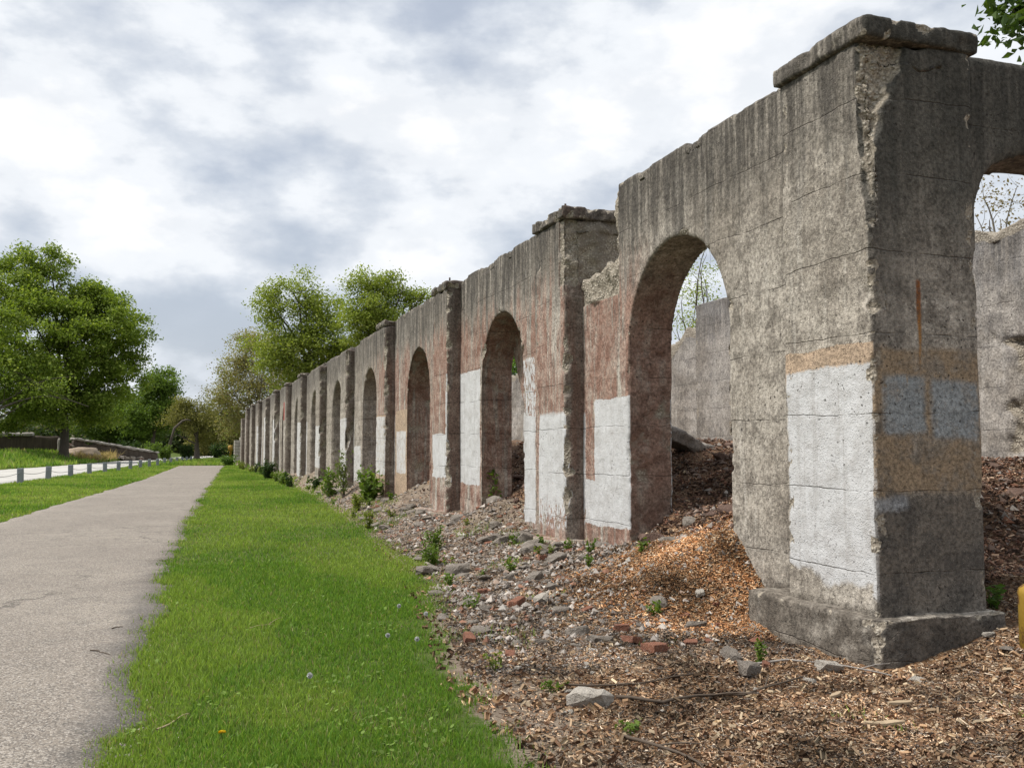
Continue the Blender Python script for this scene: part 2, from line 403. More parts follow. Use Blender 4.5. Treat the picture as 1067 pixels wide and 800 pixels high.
def wall_disp(k, pts, L, y0, along='y', zt=ZT, notch=None):
    arch = [p for p in pts]
    a0, sp = pts[2]; a1 = [p for p in pts if p[1] == sp][1][0] if False else None
    def d(p, n):
        s = (p.y if along == 'y' else p.x)-y0
        o = n*(fr(p, 1.0, 3, k*3.7)*.012+fr(p, 9, 2, k)*.004); ch = 0.
        if p.z > zt-.12:
            b = max(0, fr(Vector((s, k, 0)), 1.7, 6, k*2.3)); o.z -= round(b*7)/7*.10
            if b > .2: ch = .3
        if notch and notch(s, p.z):
            o += n*(fr(p, 5, 4, 3)*.06); ch = .7
        # chipped arris round the opening
        m = min(abs(s-pts[2][0]), abs(s-archw[1]))
        if p.z < pts[2][1] and m < .05:
            b = max(0, fr(p, 3.1, 4, k)); o += n*(-.05*b); ch = max(ch, b*.7)
        return o, ch
    archw = (pts[2][0], max(q[0] for q in pts if abs(q[1]-pts[2][1]) < 1e-6))
    return d

ruin = empty('arcade_ruin', (XF, P0, .3))
tag(ruin, 'long weathered concrete arcade ruin with open arches and flaking white paint patches', 'arcade')
def put(me, name, parent):
    o = obj(name, me, parent)
    # mesh is in world coordinates; the thing's origin is at its base
    off = Vector((0, 0, 0)); q_ = parent
    while q_: off += q_.location; q_ = q_.parent
    o.location = -off
    return o
M_IRON = N('rusty_iron'); q = M_IRON
M_IRON = q.out(q.mix(q.noise(q.pos(), 30), (.05, .025, .015), (.02, .015, .012)), .8)
for k in range(NP):
    y0 = P0+k*PITCH; vox = (.022, .028, .035, .045)[k] if k < 4 else (.06 if k < 7 else .1)
    x0, x1, y1 = XF, 6.05, y0+PW
    zt = 4.84 if k else 4.84
    if k == 13: zt = 4.3
    cen = Vector(((x0+x1)/2, (y0+y1)/2, 0))
    inw = lambda c, cen=cen: Vector((cen.x-c.x, cen.y-c.y, 0)).normalized()
    bt = bites_for([((x0, y0, .3), (x0, y0, zt), 3), ((x0, y1, .3), (x0, y1, zt), 1.5), ((x1, y0, .3), (x1, y0, zt), 1)], (40 if k == 0 else 60) if k < 4 else 40, .02, .18 if k else .10, .05 if k else .022, 50+k, inw)
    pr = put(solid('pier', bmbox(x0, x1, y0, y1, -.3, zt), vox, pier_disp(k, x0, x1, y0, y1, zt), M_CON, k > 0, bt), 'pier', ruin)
    if k == 0: pr['label'] = 'massive corner pier with spalled upper corner, white and tan paint and rust streak'
    if k == 1: pr['label'] = 'reddish pier with peeling white paint and broken top'
    if k < 13 and k not in (4, 5, 9):
        c0 = .045 if k < 3 else .03
        b = (x0-c0, x1+.06, y0-c0, y1+c0, zt-.012, 5.0)
        zin = lambda c, cen=cen: (Vector((cen.x-c.x, cen.y-c.y, 0)).normalized()*.7+Vector((0, 0, -.7 if c.z > 4.93 else .3))).normalized()
        es = [((b[0], b[2], z_), (b[0], b[3], z_), 1) for z_ in (b[4], b[5])]+[((b[0], b[2], z_), (b[1], b[2], z_), 1) for z_ in (b[4], b[5])]
        cp = solid('cap', bmbox(*b), min(vox, .05), cap_disp(k, *b), M_CON, False, bites_for(es, 34 if k else 16, .02, .16 if k else .09, .05 if k else .02, 70+k, zin))
        put(cp, 'cap', pr)
    zpl = float(h(4.8, y0+.5))
    if k == 0: b = (4.85, 6.09, 5.88, 7.58, -.3, .35)
    else: b = (x0-.22-.05*(k % 3), x1+.1, y0-.45+.1*(k % 2), y1+.4, -.3, min(.37, zpl+.10) if k < 5 else zpl+.03)
    zin2 = lambda c, cen=cen: (Vector((cen.x-c.x, cen.y-c.y, 0)).normalized()+Vector((0, 0, -.8))).normalized()
    es = [((b[0], b[2], b[5]), (b[0], b[3], b[5]), 1), ((b[0], b[2], b[5]), (b[1], b[2], b[5]), 1), ((b[0], b[2], 0), (b[0], b[2], b[5]), .6)]
    if k < 9: put(solid('plinth', bmbox(*b), .024 if k < 3 else .06, plinth_disp(k, *b[:4], b[5]), M_CON, False, bites_for(es, 40 if k else 26, .03, .20 if k else .13, .07 if k else .03, 90+k, zin2)), 'plinth', pr)
    if k in (1, 2):
        bm = bmesh.new(); bmesh.ops.create_cone(bm, cap_ends=True, segments=8, radius1=.02, radius2=.016, depth=.11)
        bmesh.ops.translate(bm, vec=(x0+.12, y0+.25, 5.04), verts=bm.verts)
        put(bm_mesh('rebar', bm, M_IRON, True), 'rebar', pr)
    if k == NP-1: break
    # bay between this pier and the next
    ya = y1-.05; L = PITCH-PW+.10
    a0 = (P0+2.48)-(P0+PW-.05); a1 = (P0+4.82)-(P0+PW-.05)
    if k == 0: top = lambda L: [(L, 3.93), (11.55-ya, 3.97), (11.42-ya, 4.05), (11.22-ya, 3.96), (11.17-ya, 4.3), (11.19-ya, 4.7), (11.15-ya, ZT), (0, ZT)]
    elif k in (3, 5): top = lambda L: [(L, ZT-.12), (L-.9, ZT-.1), (L-1.0, ZT), (0, ZT)]
    else: top = lambda L: [(L, ZT-.05), (L-.5, ZT-.03), (L-.6, ZT), (0, ZT)]
    jit = 0 if k < 2 else random.uniform(-.04, .04)
    pts = arch_poly(L, a0+jit, a1+jit, 2.82, 4.03, 2.0, top=top)
    bm = extrude(pts, lambda s, z: (XW, ya+s, z), lambda s, z: (XW+WT, ya+s, z))
    nt = (lambda s, z, ya=ya: s > 11.1-ya and z > 3.6) if k == 0 else None
    win = lambda c: (Vector((.8, 0, -.6 if c.z > 4.2 else .2))).normalized()
    ap = [(XW, ya+s_, z_) for s_, z_ in pts]; es = [((XW, ya, ZT), (XW, ya+L, ZT), 5)]+[(ap[i_], ap[i_+1], (Vector(ap[i_+1])-Vector(ap[i_])).length) for i_ in range(1, 28)]
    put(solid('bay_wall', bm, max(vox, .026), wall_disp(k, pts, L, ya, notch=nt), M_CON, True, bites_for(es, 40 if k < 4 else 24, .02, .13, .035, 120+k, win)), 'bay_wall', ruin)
# return wall at the near end, running away to the right
pts = arch_poly(5.9, .30, 3.1, 2.75, 4.2, 4.6, top=4.97)
bm = extrude(pts, lambda s, z: (6.0+s, 6.31, z), lambda s, z: (6.0+s, 6.91, z))
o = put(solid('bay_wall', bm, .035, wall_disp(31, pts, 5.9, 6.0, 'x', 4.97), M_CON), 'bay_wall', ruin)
o['label'] = 'dark return wall with one arch at the near end'

# broken back wall inside
def back_wall():
    Ys = [6.6, 9.0, 11.0, 12.2, 14, 17.2, 17.6, 19.35, 19.45, 20.2, 21.0, 22.4, 24, 26, 30, 30.2, 34, 38, 44, 50, 56]
    Zs = [4.6, 4.9, 4.88, 4.9, 4.3, 4.5, 4.9, 4.9, 4.35, 4.42, 4.05, 3.5, 3.2, 3.9, 3.6, 4.4, 4.2, 3.1, 3.8, 3.3, 3.0]
    pts = [(Ys[0], 0), (Ys[-1], 0)]+list(zip(Ys, Zs))[::-1]
    bm = extrude(pts, lambda s, z: (11.4, s, z), lambda s, z: (11.9, s, z))
    def d(p, n):
        o = n*(fr(p, .9, 4, 5)*.04+fr(p, 6, 3, 5)*.012); ch = 0
        zt = np.interp(p.y, Ys, Zs)
        if p.z > zt-.2: o.z += fr(p, 2.2, 4, 8)*.14; ch = .45
        # rough hollow low on the near stretch
        b = (1-min(1, abs(p.y-10.2)/.9))*(1 if p.z < 3.2 else 0)+fr(p, 2, 4, 12)*.5
        if n.x < -.4 and b > .35: o += Vector((.30*(b-.35), 0, 0))+n*fr(p, 9, 3, 2)*.05; ch = max(ch, min(1, (b-.35)*3))
        return o, ch
    return solid('wall', bm, .05, d, M_INN)
bw = empty('ruined_wall', (11.4, 14, 1.2)); tag(bw, 'broken grey concrete wall with ragged top inside the ruin behind the arches', 'wall')
put(back_wall(), 'wall_face', bw)
for (ya, yb, zt) in ((17.9, 19.4, 4.92), (30.2, 31.4, 4.4)):
    me = solid('pilaster', bmbox(11.15, 11.45, ya, yb, 0, zt), .05, pier_disp(21, 11.15, 11.45, ya, yb, zt), M_INN); put(me, 'pilaster', bw)

# ------------------------------------------------------------------ ground
def axis(segs):
    out = []
    for a, b, st in segs: out += list(np.arange(a, b, st))
    out.append(segs[-1][1]); return np.array(out)
gx = axis([(-900, -200, 100), (-200, -60, 20), (-60, -22, 3), (-22, -4, 1), (-4, 1.2, .3), (1.2, 7, .05), (7, 12.5, .12), (12.5, 30, 1), (30, 100, 10), (100, 900, 100)])
gy = axis([(-300, -20, 40), (-20, 2, 2), (2, 14, .05), (14, 24, .12), (24, 60, .5), (60, 120, 2), (120, 300, 15), (300, 1500, 150)])
X, Y = np.meshgrid(gx, gy); Z = h(X, Y)
Z += rough(X, Y)*((Y > 0) & (Y < 100))
nxx = len(gx); nyy = len(gy)
idx = np.arange(nxx*nyy).reshape(nyy, nxx)
F = np.stack([idx[:-1, :-1], idx[:-1, 1:], idx[1:, 1:], idx[1:, :-1]], -1).reshape(-1, 4)
dirt = np.clip(.5+(X-ge(Y))/.9, 0, 1)*(1-sst((X-24)/8))*(1-sst((Y-95)/20))
mul_ = sst((X-3.6+.25*(Y-6))/1.6)*(1-sst((Y-9.4)/1.5)) + sst((X-5.3)/.5)
mul_ = np.clip(np.maximum(mul_, sst((7.2-Y)/1.6)*sst((X-1.9)/.8)), 0, 1)
hp = np.exp(-((Y-8.4)/.8)**2)*np.exp(-((X-4.9)/.8)**2)
q = N('earth_and_turf'); P = q.pos(); x, y, z = q.sep(P)
da, mu, hpa = q.attr('dirt'), q.attr('mulch'), q.attr('heap')
n1 = q.noise(P, .45, 6, .6); n2 = q.noise(P, 3.2, 7, .65); n3 = q.noise(P, 30, 6, .75); n4 = q.noise(P, 110, 4, .7)
turf = q.mix(q.ss(n1, .35, .65), (.060, .095, .018), (.09, .125, .028))
turf = q.mix(q.ss(n2, .4, .75, 0, .7), turf, (.13, .13, .055))
turf = q.mix(q.ss(n3, .45, .7, 0, .6), turf, (.045, .085, .012))
soil = q.mix(q.ss(n2, .35, .7), (.27, .215, .165), (.15, .115, .085))
soil = q.mix(q.ss(n3, .5, .7, 0, .8), soil, (.30, .25, .20))
soil = q.mix(q.ss(n1, .5, .62, 0, .45), soil, (.13, .12, .06))
vc = q.voro(q.scale(P, 1, 1, 1), 55, out='Color'); v1, v2, v3 = q.sep(vc)
chipc = q.mix(v1, (.11, .055, .028), (.36, .215, .115)); chipc = q.mix(q.ss(v2, .75, .9), chipc, (.45, .34, .23)); chipc = q.mix(q.ss(v3, .7, .9), chipc, (.045, .028, .02))
soil = q.mix(q.ss(q.add(mu, q.mul(q.sub(n2, .5), .7)), .35, .65), soil, chipc)
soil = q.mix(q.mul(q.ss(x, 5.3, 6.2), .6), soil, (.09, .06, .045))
c = q.mix(q.ss(q.add(da, q.mul(q.sub(q.add(q.mul(n2, .6), q.mul(n3, .4)), .5), 1.0)), .44, .56), turf, soil)
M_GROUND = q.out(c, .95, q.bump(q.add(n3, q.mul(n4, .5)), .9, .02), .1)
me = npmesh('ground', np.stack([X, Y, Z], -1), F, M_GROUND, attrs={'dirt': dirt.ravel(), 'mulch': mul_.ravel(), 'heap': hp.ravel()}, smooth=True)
tag(obj('ground', me), kind='structure')

# path and road, draped sheets
def ribbon(name, ys, xa, xb, mat, zoff, nx, jitter=0., skirt=.06):
    V = []; 
    for y_ in ys:
        a = float(xa(y_)); b = float(xb(y_))
        if jitter:
            a += jitter*.6*float(pf(.5, y_*.8, 1.5, 4)); b += jitter*float(pf(5.5, y_*1.1, 1.5, 6))
        row = [a+(b-a)*i/(nx-1) for i in range(nx)]
        V.append((a-.02, y_, float(h(a, y_))-skirt))
        for i, x_ in enumerate(row):
            V.append((x_, y_, float(h(x_, y_))+zoff*(0.4 if i in (0, nx-1) else 1)))
        V.append((b+.02, y_, float(h(b, y_))-skirt))
    w = nx+2; id_ = np.arange(len(V)).reshape(-1, w)
    F = np.stack([id_[:-1, :-1], id_[:-1, 1:], id_[1:, 1:], id_[1:, :-1]], -1).reshape(-1, 4)
    return npmesh(name, V, F, mat, smooth=True)
q = N('worn_asphalt'); P = q.pos()
n1 = q.noise(P, .35, 5, .6); n2 = q.noise(P, 2.2, 6, .6); n3 = q.noise(q.scale(P, 1, 1, 1), 60, 4, .8)
ag = q.sep(q.voro(P, 95, out='Color')); agd = q.voro(P, 95)
c = q.mix(q.ss(n1, .35, .65), (.205, .175, .145), (.265, .23, .19))
c = q.mix(q.ss(n2, .45, .7, 0, .5), c, (.155, .135, .115))
c = q.mix(q.ss(ag[0], .55, .95, 0, .7), c, (.46, .42, .37))
c = q.mix(q.ss(ag[1], .6, .9, 0, .75), c, (.07, .065, .06))
xx, yy, zz = q.sep(P)
# darker crumbling right margin near the camera, and faint cross cracks
edge = q.mul(q.ss(q.add(xx, q.mul(q.sub(n2, .5), .5)), -.62, -.30), q.ss(yy, 16, 9))
c = q.mix(q.mul(edge, .55), c, (.09, .085, .08))
ck = q.voro(q.scale(q.n('ShaderNodeVectorMath', {0: P, 1: q.noise(P, 1.8, 5, .65, out=1)}, operation='ADD').outputs[0], .22, .34, 1), 1., 'DISTANCE_TO_EDGE')
c = q.mix(q.mul(q.ss(ck, .012, .003), q.ss(n1, .45, .55), .6), c, (.05, .045, .04))
M_ASPH = q.out(c, .92, q.bump(q.add(q.ss(agd, .5, .1), n3), .6, .006), .25)
ys = list(np.arange(-15, 2, 1.))+list(np.arange(2, 30, .06))+list(np.arange(30, 99, .5))
path = obj('path', ribbon('path', ys, lambda y_: np.interp(y_, *PL), lambda y_: np.interp(y_, *PR), M_ASPH, .018, 14, .22)); tag(path, kind='structure')
q = N('pale_gravel_road'); P = q.pos()
c = q.mix(q.ss(q.noise(P, .5, 6, .6), .35, .65), (.38, .365, .335), (.47, .455, .42))
c = q.mix(q.ss(q.noise(P, 14, 5, .7), .55, .8, 0, .5), c, (.34, .31, .27))
M_ROAD = q.out(c, .95)
ys = np.arange(20, 300, 1.5)
road = obj('road', ribbon('road', ys, lambda y_: np.interp(y_, *RF), lambda y_: np.interp(y_, *RN), M_ROAD, .03, 10, .35)); tag(road, kind='structure')

# ------------------------------------------------------------------ scattered cover
def leafy(name, shape='tri'):
    q = N(name); c = q.attr('col', 'Color')
    return q.out(c, .6, None, .25, q.mix(1., c, (1.5, 1.5, .7), 'MULTIPLY'), .38)
M_LEAF = leafy('leaf')
q = N('loose_chips'); M_CHIP = q.out(q.mix(1.0, q.attr('col', 'Color'), q.mix(q.noise(q.pos(), 60, 3), (.7, .7, .7), (1.2, 1.2, 1.2)), 'MULTIPLY'), .9)
def blades(n, ysamp, xa, xb, hmin, hmax, wbase, colfn, keep=None):
    y_ = ysamp(n); a = xa(y_); b = xb(y_); x_ = a+(b-a)*RNG.random(n)
    if keep is not None: k = keep(x_, y_); x_, y_ = x_[k], y_[k]; n = len(x_)
    z_ = h(x_, y_); d = np.hypot(x_, y_)
    w = wbase*(1+d/5)*(0.6+.8*RNG.random(n)); H = (hmin+(hmax-hmin)*RNG.random(n)**1.5)*(1+np.clip(d-15, 0, 60)/60)
    # patchy height
    patch = pn(x_*.9, y_*.9, .5)
    H *= 1+.5*patch+.9*np.clip(pn(x_*2.7, y_*2.7, 3.5)-.25, 0, 1)
    th = RNG.random(n)*2*np.pi; lean = RNG.normal(0, .45, n)*H; la = RNG.random(n)*2*np.pi
    base = np.stack([x_, y_, z_-.005], -1); dv = np.stack([np.cos(th), np.sin(th), 0*th], -1)*w[:, None]/2
    tip = base+np.stack([np.cos(la)*lean, np.sin(la)*lean, H], -1)
    mid = base*.45+tip*.55+np.stack([-np.cos(la)*lean*.18, -np.sin(la)*lean*.18, 0*H], -1)
    V = np.stack([base-dv, base+dv, mid+dv*.7, tip, mid-dv*.7], 1).reshape(-1, 3)
    i0 = np.arange(n)*5
    F = np.stack([i0, i0+1, i0+2, i0+3, i0+4], -1)
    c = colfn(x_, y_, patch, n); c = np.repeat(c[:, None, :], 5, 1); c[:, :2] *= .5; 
    return V, F, c.reshape(-1, 3)
def lawn_col(x_, y_, patch, n):
    base = np.array([.175, .285, .042]); alt = np.array([.31, .405, .095]); straw = np.array([.36, .31, .17])
    big = pf(x_*.35, y_*.22, 4.5, 3)
    t = np.clip(.38+.85*big+RNG.normal(0, .22, n), 0, 1)[:, None]
    c = base*(1-t)+alt*t
    s = (RNG.random(n) < .045+.10*(patch < -.3))[:, None]
    c = np.where(s, straw, c); c = c*(.85+.3*RNG.random((n, 1)))
    c = np.where((big < -.12)[:, None] & (RNG.random((n, 1)) < .5), c*np.array([.62, .80, .7]), c)
    return c*(0.75+.5*RNG.random((n, 1)))
def cat(parts):
    V = []; F = []; C_ = []; o = 0
    for v, f, c in parts: V.append(v); F.append(f+o); C_.append(c); o += len(v)
    return np.concatenate(V), np.concatenate(F), np.concatenate(C_)
def edge_keep(x_, y_):
    e = .30*pf(0*y_, y_*1.6, 7.5, 4)+.25*pf(x_*3, y_*3, 7.3, 3)
    k = x_ < ge(y_)+.8*e-.16+.34*RNG.random(len(x_))**3+.3*sst((y_-7)/5)
    er = .22*pf(5.5+0*y_, y_*1.1, 1.5, 6)+.05*pn(x_*9, y_*9, 1.)
    return k & (x_ > np.interp(y_, *PR)+er-.02-.22*RNG.random(len(x_))**5)
logy = lambda a, b: (lambda n: a*np.exp(RNG.random(n)*math.log(b/a)))
powy = lambda a, b: (lambda n: 1/(1/b+(1/a-1/b)*RNG.random(n)))
def clover():
    n = 60000; y_ = powy(3.7, 16)(n); a = np.interp(y_, *PR); x_ = a+(ge(y_)-a)*RNG.random(n)
    k = (pn(x_*1.7, y_*1.4, 6.5)+.35*pn(x_*6, y_*6, 2.5) > .12) & (RNG.random(n) < .035) & edge_keep(x_, y_); x_, y_ = x_[k], y_[k]; n = len(x_)
    z_ = h(x_, y_)+.018+.022*RNG.random(n); r = .008+.008*RNG.random(n); th = RNG.random(n)*6.28
    ang = th[:, None]+np.array([0, 1.25, 2.5, 3.75, 5.0]); tl = RNG.normal(0, .35, (n, 2))
    dx_, dy_ = np.cos(ang)*r[:, None], np.sin(ang)*r[:, None]
    V = np.stack([x_[:, None]+dx_, y_[:, None]+dy_, z_[:, None]+dx_*tl[:, :1]+dy_*tl[:, 1:]], -1).reshape(-1, 3)
    c = np.array([.17, .255, .05])*(.6+.7*RNG.random((n, 1))); return V, np.arange(n*5).reshape(-1, 5), np.repeat(c, 5, 0)
parts = [
 blades(190000, powy(3.6, 14), lambda y_: np.interp(y_, *PR)-.2, lambda y_: ge(y_)+1.0, .025, .060, .0026, lawn_col, edge_keep),
 blades(110000, logy(9, 95), lambda y_: np.interp(y_, *PR)-.2, lambda y_: ge(y_)+1.0, .03, .07, .003, lawn_col, edge_keep),
 blades(60000, logy(20, 98), lambda y_: np.interp(y_, *RN)+.2, lambda y_: np.interp(y_, *PL)+.1, .03, .08, .004, lawn_col,
        lambda x_, y_: x_ < np.interp(y_, *PL)+.6*.22*pf(.5+0*y_, y_*.8, 1.5, 4)+.03),
 clover(),
 blades(50000, logy(60, 170), lambda y_: np.interp(y_, *RF)-30, lambda y_: np.interp(y_, *RF), .10, .30, .005, lawn_col),
 blades(9000, logy(98, 140), lambda y_: np.interp(y_, *RN)+.3, lambda y_: 0*y_+12, .10, .22, .005, lawn_col),
]
V, F, C_ = cat(parts)
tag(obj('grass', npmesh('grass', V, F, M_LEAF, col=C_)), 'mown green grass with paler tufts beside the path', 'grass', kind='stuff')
# weedy tufts on rubble
def tuft_keep(x_, y_):
    return pn(x_*1.1+9, y_*.8, 2.5) > .15+.2*(y_ < 9)
V, F, C_ = blades(26000, logy(4.5, 70), lambda y_: ge(y_)-.1, lambda y_: 0*y_+5.0, .02, .07, .003, lambda a, b, p, n: lawn_col(a, b, p, n)*np.array([1.0, .95, 1.0]), tuft_keep)
tag(obj('ground_cover', npmesh('ground_cover', V, F, M_LEAF, col=C_)), 'thin weedy ground cover growing over the rubble strip', 'weeds', kind='stuff')

def flakes(x_, y_, ln, wd, colr, lift=.0, tilt=.35, z_=None):
    n = len(x_); colr = blotch(colr, x_, y_)
    if z_ is None: z_ = hza(x_, y_)
    th = RNG.random(n)*2*np.pi; u = np.stack([np.cos(th), np.sin(th), RNG.normal(0, tilt, n)], -1)
    u /= np.linalg.norm(u, axis=1)[:, None]
    w = np.cross(u, np.stack([RNG.normal(0, tilt, n), RNG.normal(0, tilt, n), np.ones(n)], -1)); w /= np.linalg.norm(w, axis=1)[:, None]
    nn = np.cross(u, w)
    c = np.stack([x_, y_, z_+lift*RNG.random(n)+.004], -1)
    a = u*ln[:, None]/2; b = w*wd[:, None]/2; t = nn*wd[:, None]*.22
    P4 = np.stack([c-a-b*.6, c+a*.9-b, c+a+b*.5, c-a*.85+b], 1)
    V = np.concatenate([P4+t[:, None], P4-t[:, None]], 1).reshape(-1, 3)
    i0 = (np.arange(n)*8)[:, None]
    F = np.concatenate([i0+np.array(f) for f in ([0, 1, 2, 3], [0, 4, 5, 1], [1, 5, 6, 2], [2, 6, 7, 3], [3, 7, 4, 0])], 1).reshape(-1, 4)
    return V, F, np.repeat(colr[:, None, :], 8, 1).reshape(-1, 3)
def pick(n, cols, w):
    c = np.array(cols)[RNG.choice(len(cols), n, p=np.array(w)/sum(w))]
    return c*(.62+.76*RNG.random((n, 1)))
def blotch(c, x_, y_): return c*np.clip(1+1.1*pf(x_*1.4, y_*1.4, 8.2, 4), .45, 1.6)[:, None]
def free_of_piers(x_, y_):
    k = ~((x_ > 4.82) & (x_ < 6.05) & (((y_-P0) % PITCH) < PW) & (y_ > 5.8))
    k &= ~((x_ > 4.80) & (x_ < 6.2) & (y_ > 5.83) & (y_ < 7.5))
    s = (y_-P0) % PITCH
    k &= ~((x_ > XW) & (x_ < XW+WT) & ((s < 2.48) | (s > 4.82)) & (y_ > 7))
    return k
WOOD = [(.36, .235, .14), (.23, .135, .08), (.46, .345, .24), (.13, .08, .05), (.58, .48, .36), (.06, .043, .032), (.24, .205, .175)]
WOOD = [tuple(v*1.06 for v in c_) for c_ in WOOD]
parts = []
def region(n, x0, x1, ysamp, test):
    x_ = x0+(x1-x0)*RNG.random(n); y_ = ysamp(n)
    k = test(x_, y_) & free_of_piers(x_, y_); return x_[k], y_[k]
# foreground mulch
x_, y_ = region(95000, 1.6, 7.5, powy(3.7, 9.5), lambda a, b: (a > ge(b)+.0+.25*RNG.random(len(a))) & (a < 1.10*b+1.2) & (RNG.random(len(a)) < np.clip(.55+(a-2.2+.2*(6-b))*.5, .35, 1)) & ((b < 7.3) | (a > 3.4+.5*(b-7.3))))
n = len(x_); parts.append(flakes(x_, y_, .012+.046*RNG.random(n)**3, .0035+.010*RNG.random(n)**1.5, pick(n, WOOD, [3, 2.6, 3.4, 2.8, 1.7, 2.6, 2]), .014))
# the orange heap
m = 20000; x_ = RNG.normal(4.82, .50, m); y_ = RNG.normal(8.3, .62, m); k = (x_ > 3.2) & (x_ < 6.5) & (y_ > 6.9) & free_of_piers(x_, y_); x_, y_ = x_[k], y_[k]
n = len(x_); parts.append(flakes(x_, y_, .018+.045*RNG.random(n)**1.5, .006+.014*RNG.random(n), pick(n, [(.50, .275, .13), (.38, .19, .085), (.58, .38, .22), (.20, .11, .06), (.60, .49, .35)], [4, 3.6, 3, 2.2, 1]), .025, .5))
# inside the ruin, dark
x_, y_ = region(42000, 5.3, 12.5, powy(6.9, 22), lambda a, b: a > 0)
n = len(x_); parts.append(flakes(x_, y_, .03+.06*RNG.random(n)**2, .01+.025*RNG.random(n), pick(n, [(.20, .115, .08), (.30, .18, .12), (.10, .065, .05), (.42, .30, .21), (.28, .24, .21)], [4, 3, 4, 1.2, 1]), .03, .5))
# strip in front
x_, y_ = region(60000, 1.9, 5.3, powy(6.5, 30), lambda a, b: (a > ge(b)+.1))
n = len(x_); parts.append(flakes(x_, y_, .015+.04*RNG.random(n)**2, .005+.014*RNG.random(n), pick(n, [(.32, .235, .17), (.20, .15, .115), (.46, .38, .30), (.10, .075, .06), (.36, .335, .305), (.44, .29, .18)], [3, 3, 2, 2, 2, 1.3]), .012))
n = 5200; x_ = RNG.uniform(1.7, 7.5, n); y_ = powy(3.7, 16)(n); k = (x_ > ge(y_)-.1) & (x_ < 1.1*y_+1.2) & free_of_piers(x_, y_); x_, y_ = x_[k], y_[k]
n = len(x_); parts.append(flakes(x_, y_, .03+.035*RNG.random(n), .018+.02*RNG.random(n), pick(n, [(.24, .15, .085), (.34, .24, .15), (.15, .085, .05), (.42, .33, .22)], [3, 2, 3, 1]), .02, .7))
n = 1500; x_ = RNG.uniform(1.7, 7.5, n); y_ = powy(3.8, 14)(n); k = (x_ > ge(y_)+.1) & (x_ < 1.1*y_+1.2) & free_of_piers(x_, y_); x_, y_ = x_[k], y_[k]
n = len(x_); parts.append(flakes(x_, y_, .08+.16*RNG.random(n)**2, .004+.004*RNG.random(n), pick(n, [(.12, .08, .055), (.30, .22, .15), (.48, .40, .30)], [3, 2, 1]), .02, .25))
V, F, C_ = cat(parts)
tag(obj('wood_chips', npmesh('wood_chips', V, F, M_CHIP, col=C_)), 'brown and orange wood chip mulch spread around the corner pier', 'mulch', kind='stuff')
# small stones
def pebbles(x_, y_, s, colr):
    n = len(x_); z_ = hza(x_, y_)
    O = np.array([(1, 0, 0), (0, 1, 0), (-1, 0, 0), (0, -1, 0), (0, 0, .75), (0, 0, -.75)], float)
    D = O[None]*(0.6+.8*RNG.random((n, 6, 1)))+RNG.normal(0, .18, (n, 6, 3)); D *= s[:, None, None]
    th = RNG.random(n)*6.28; c_, s_ = np.cos(th), np.sin(th)
    X_ = D[..., 0]*c_[:, None]-D[..., 1]*s_[:, None]; Y_ = D[..., 0]*s_[:, None]+D[..., 1]*c_[:, None]
    V = np.stack([X_+x_[:, None], Y_+y_[:, None], D[..., 2]+(z_+s*.25)[:, None]], -1).reshape(-1, 3)
    i0 = (np.arange(n)*6)[:, None]
    F = np.concatenate([i0+np.array(f) for f in ([0, 1, 4], [1, 2, 4], [2, 3, 4], [3, 0, 4], [1, 0, 5], [2, 1, 5], [3, 2, 5], [0, 3, 5])], 1).reshape(-1, 3)
    return V, F, np.repeat(colr[:, None, :], 6, 1).reshape(-1, 3)
GREY = [(.29, .255, .225), (.38, .34, .30), (.18, .155, .135), (.25, .13, .085), (.27, .20, .155), (.42, .39, .35)]
x_, y_ = region(16000, 1.9, 5.4, powy(7, 55), lambda a, b: (a > ge(b)+.25) & (RNG.random(len(a)) < np.clip((b-6.5)/2.5, .08, 1)))
n = len(x_); p1 = pebbles(x_, y_, (.007+.03*RNG.random(n)**3)*(1+y_/40), pick(n, GREY, [4, 3, 3, 1.5, 1.5, .8]))
x_ = -.32+RNG.normal(0, .14, 1500); y_ = powy(3.8, 18)(1500); n = 1500
p2 = pebbles(x_, y_, .004+.010*RNG.random(n)**2, pick(n, GREY, [4, 3, 3, .1, 1, .8]))
x_, y_ = region(5000, 5.5, 11.4, powy(7.5, 24), lambda a, b: a > 0); n = len(x_)
p3 = pebbles(x_, y_, .015+.05*RNG.random(n)**3, pick(n, [(.13, .09, .07), (.2, .15, .12), (.28, .25, .22), (.17, .08, .05)], [4, 3, 1, 1.5]))
V, F, C_ = cat([p1, p2, p3])
tag(obj('gravel', npmesh('gravel', V, F, M_CHIP, col=C_)), 'fine grey and reddish gravel crumbled in front of the arcade', 'gravel', kind='stuff')

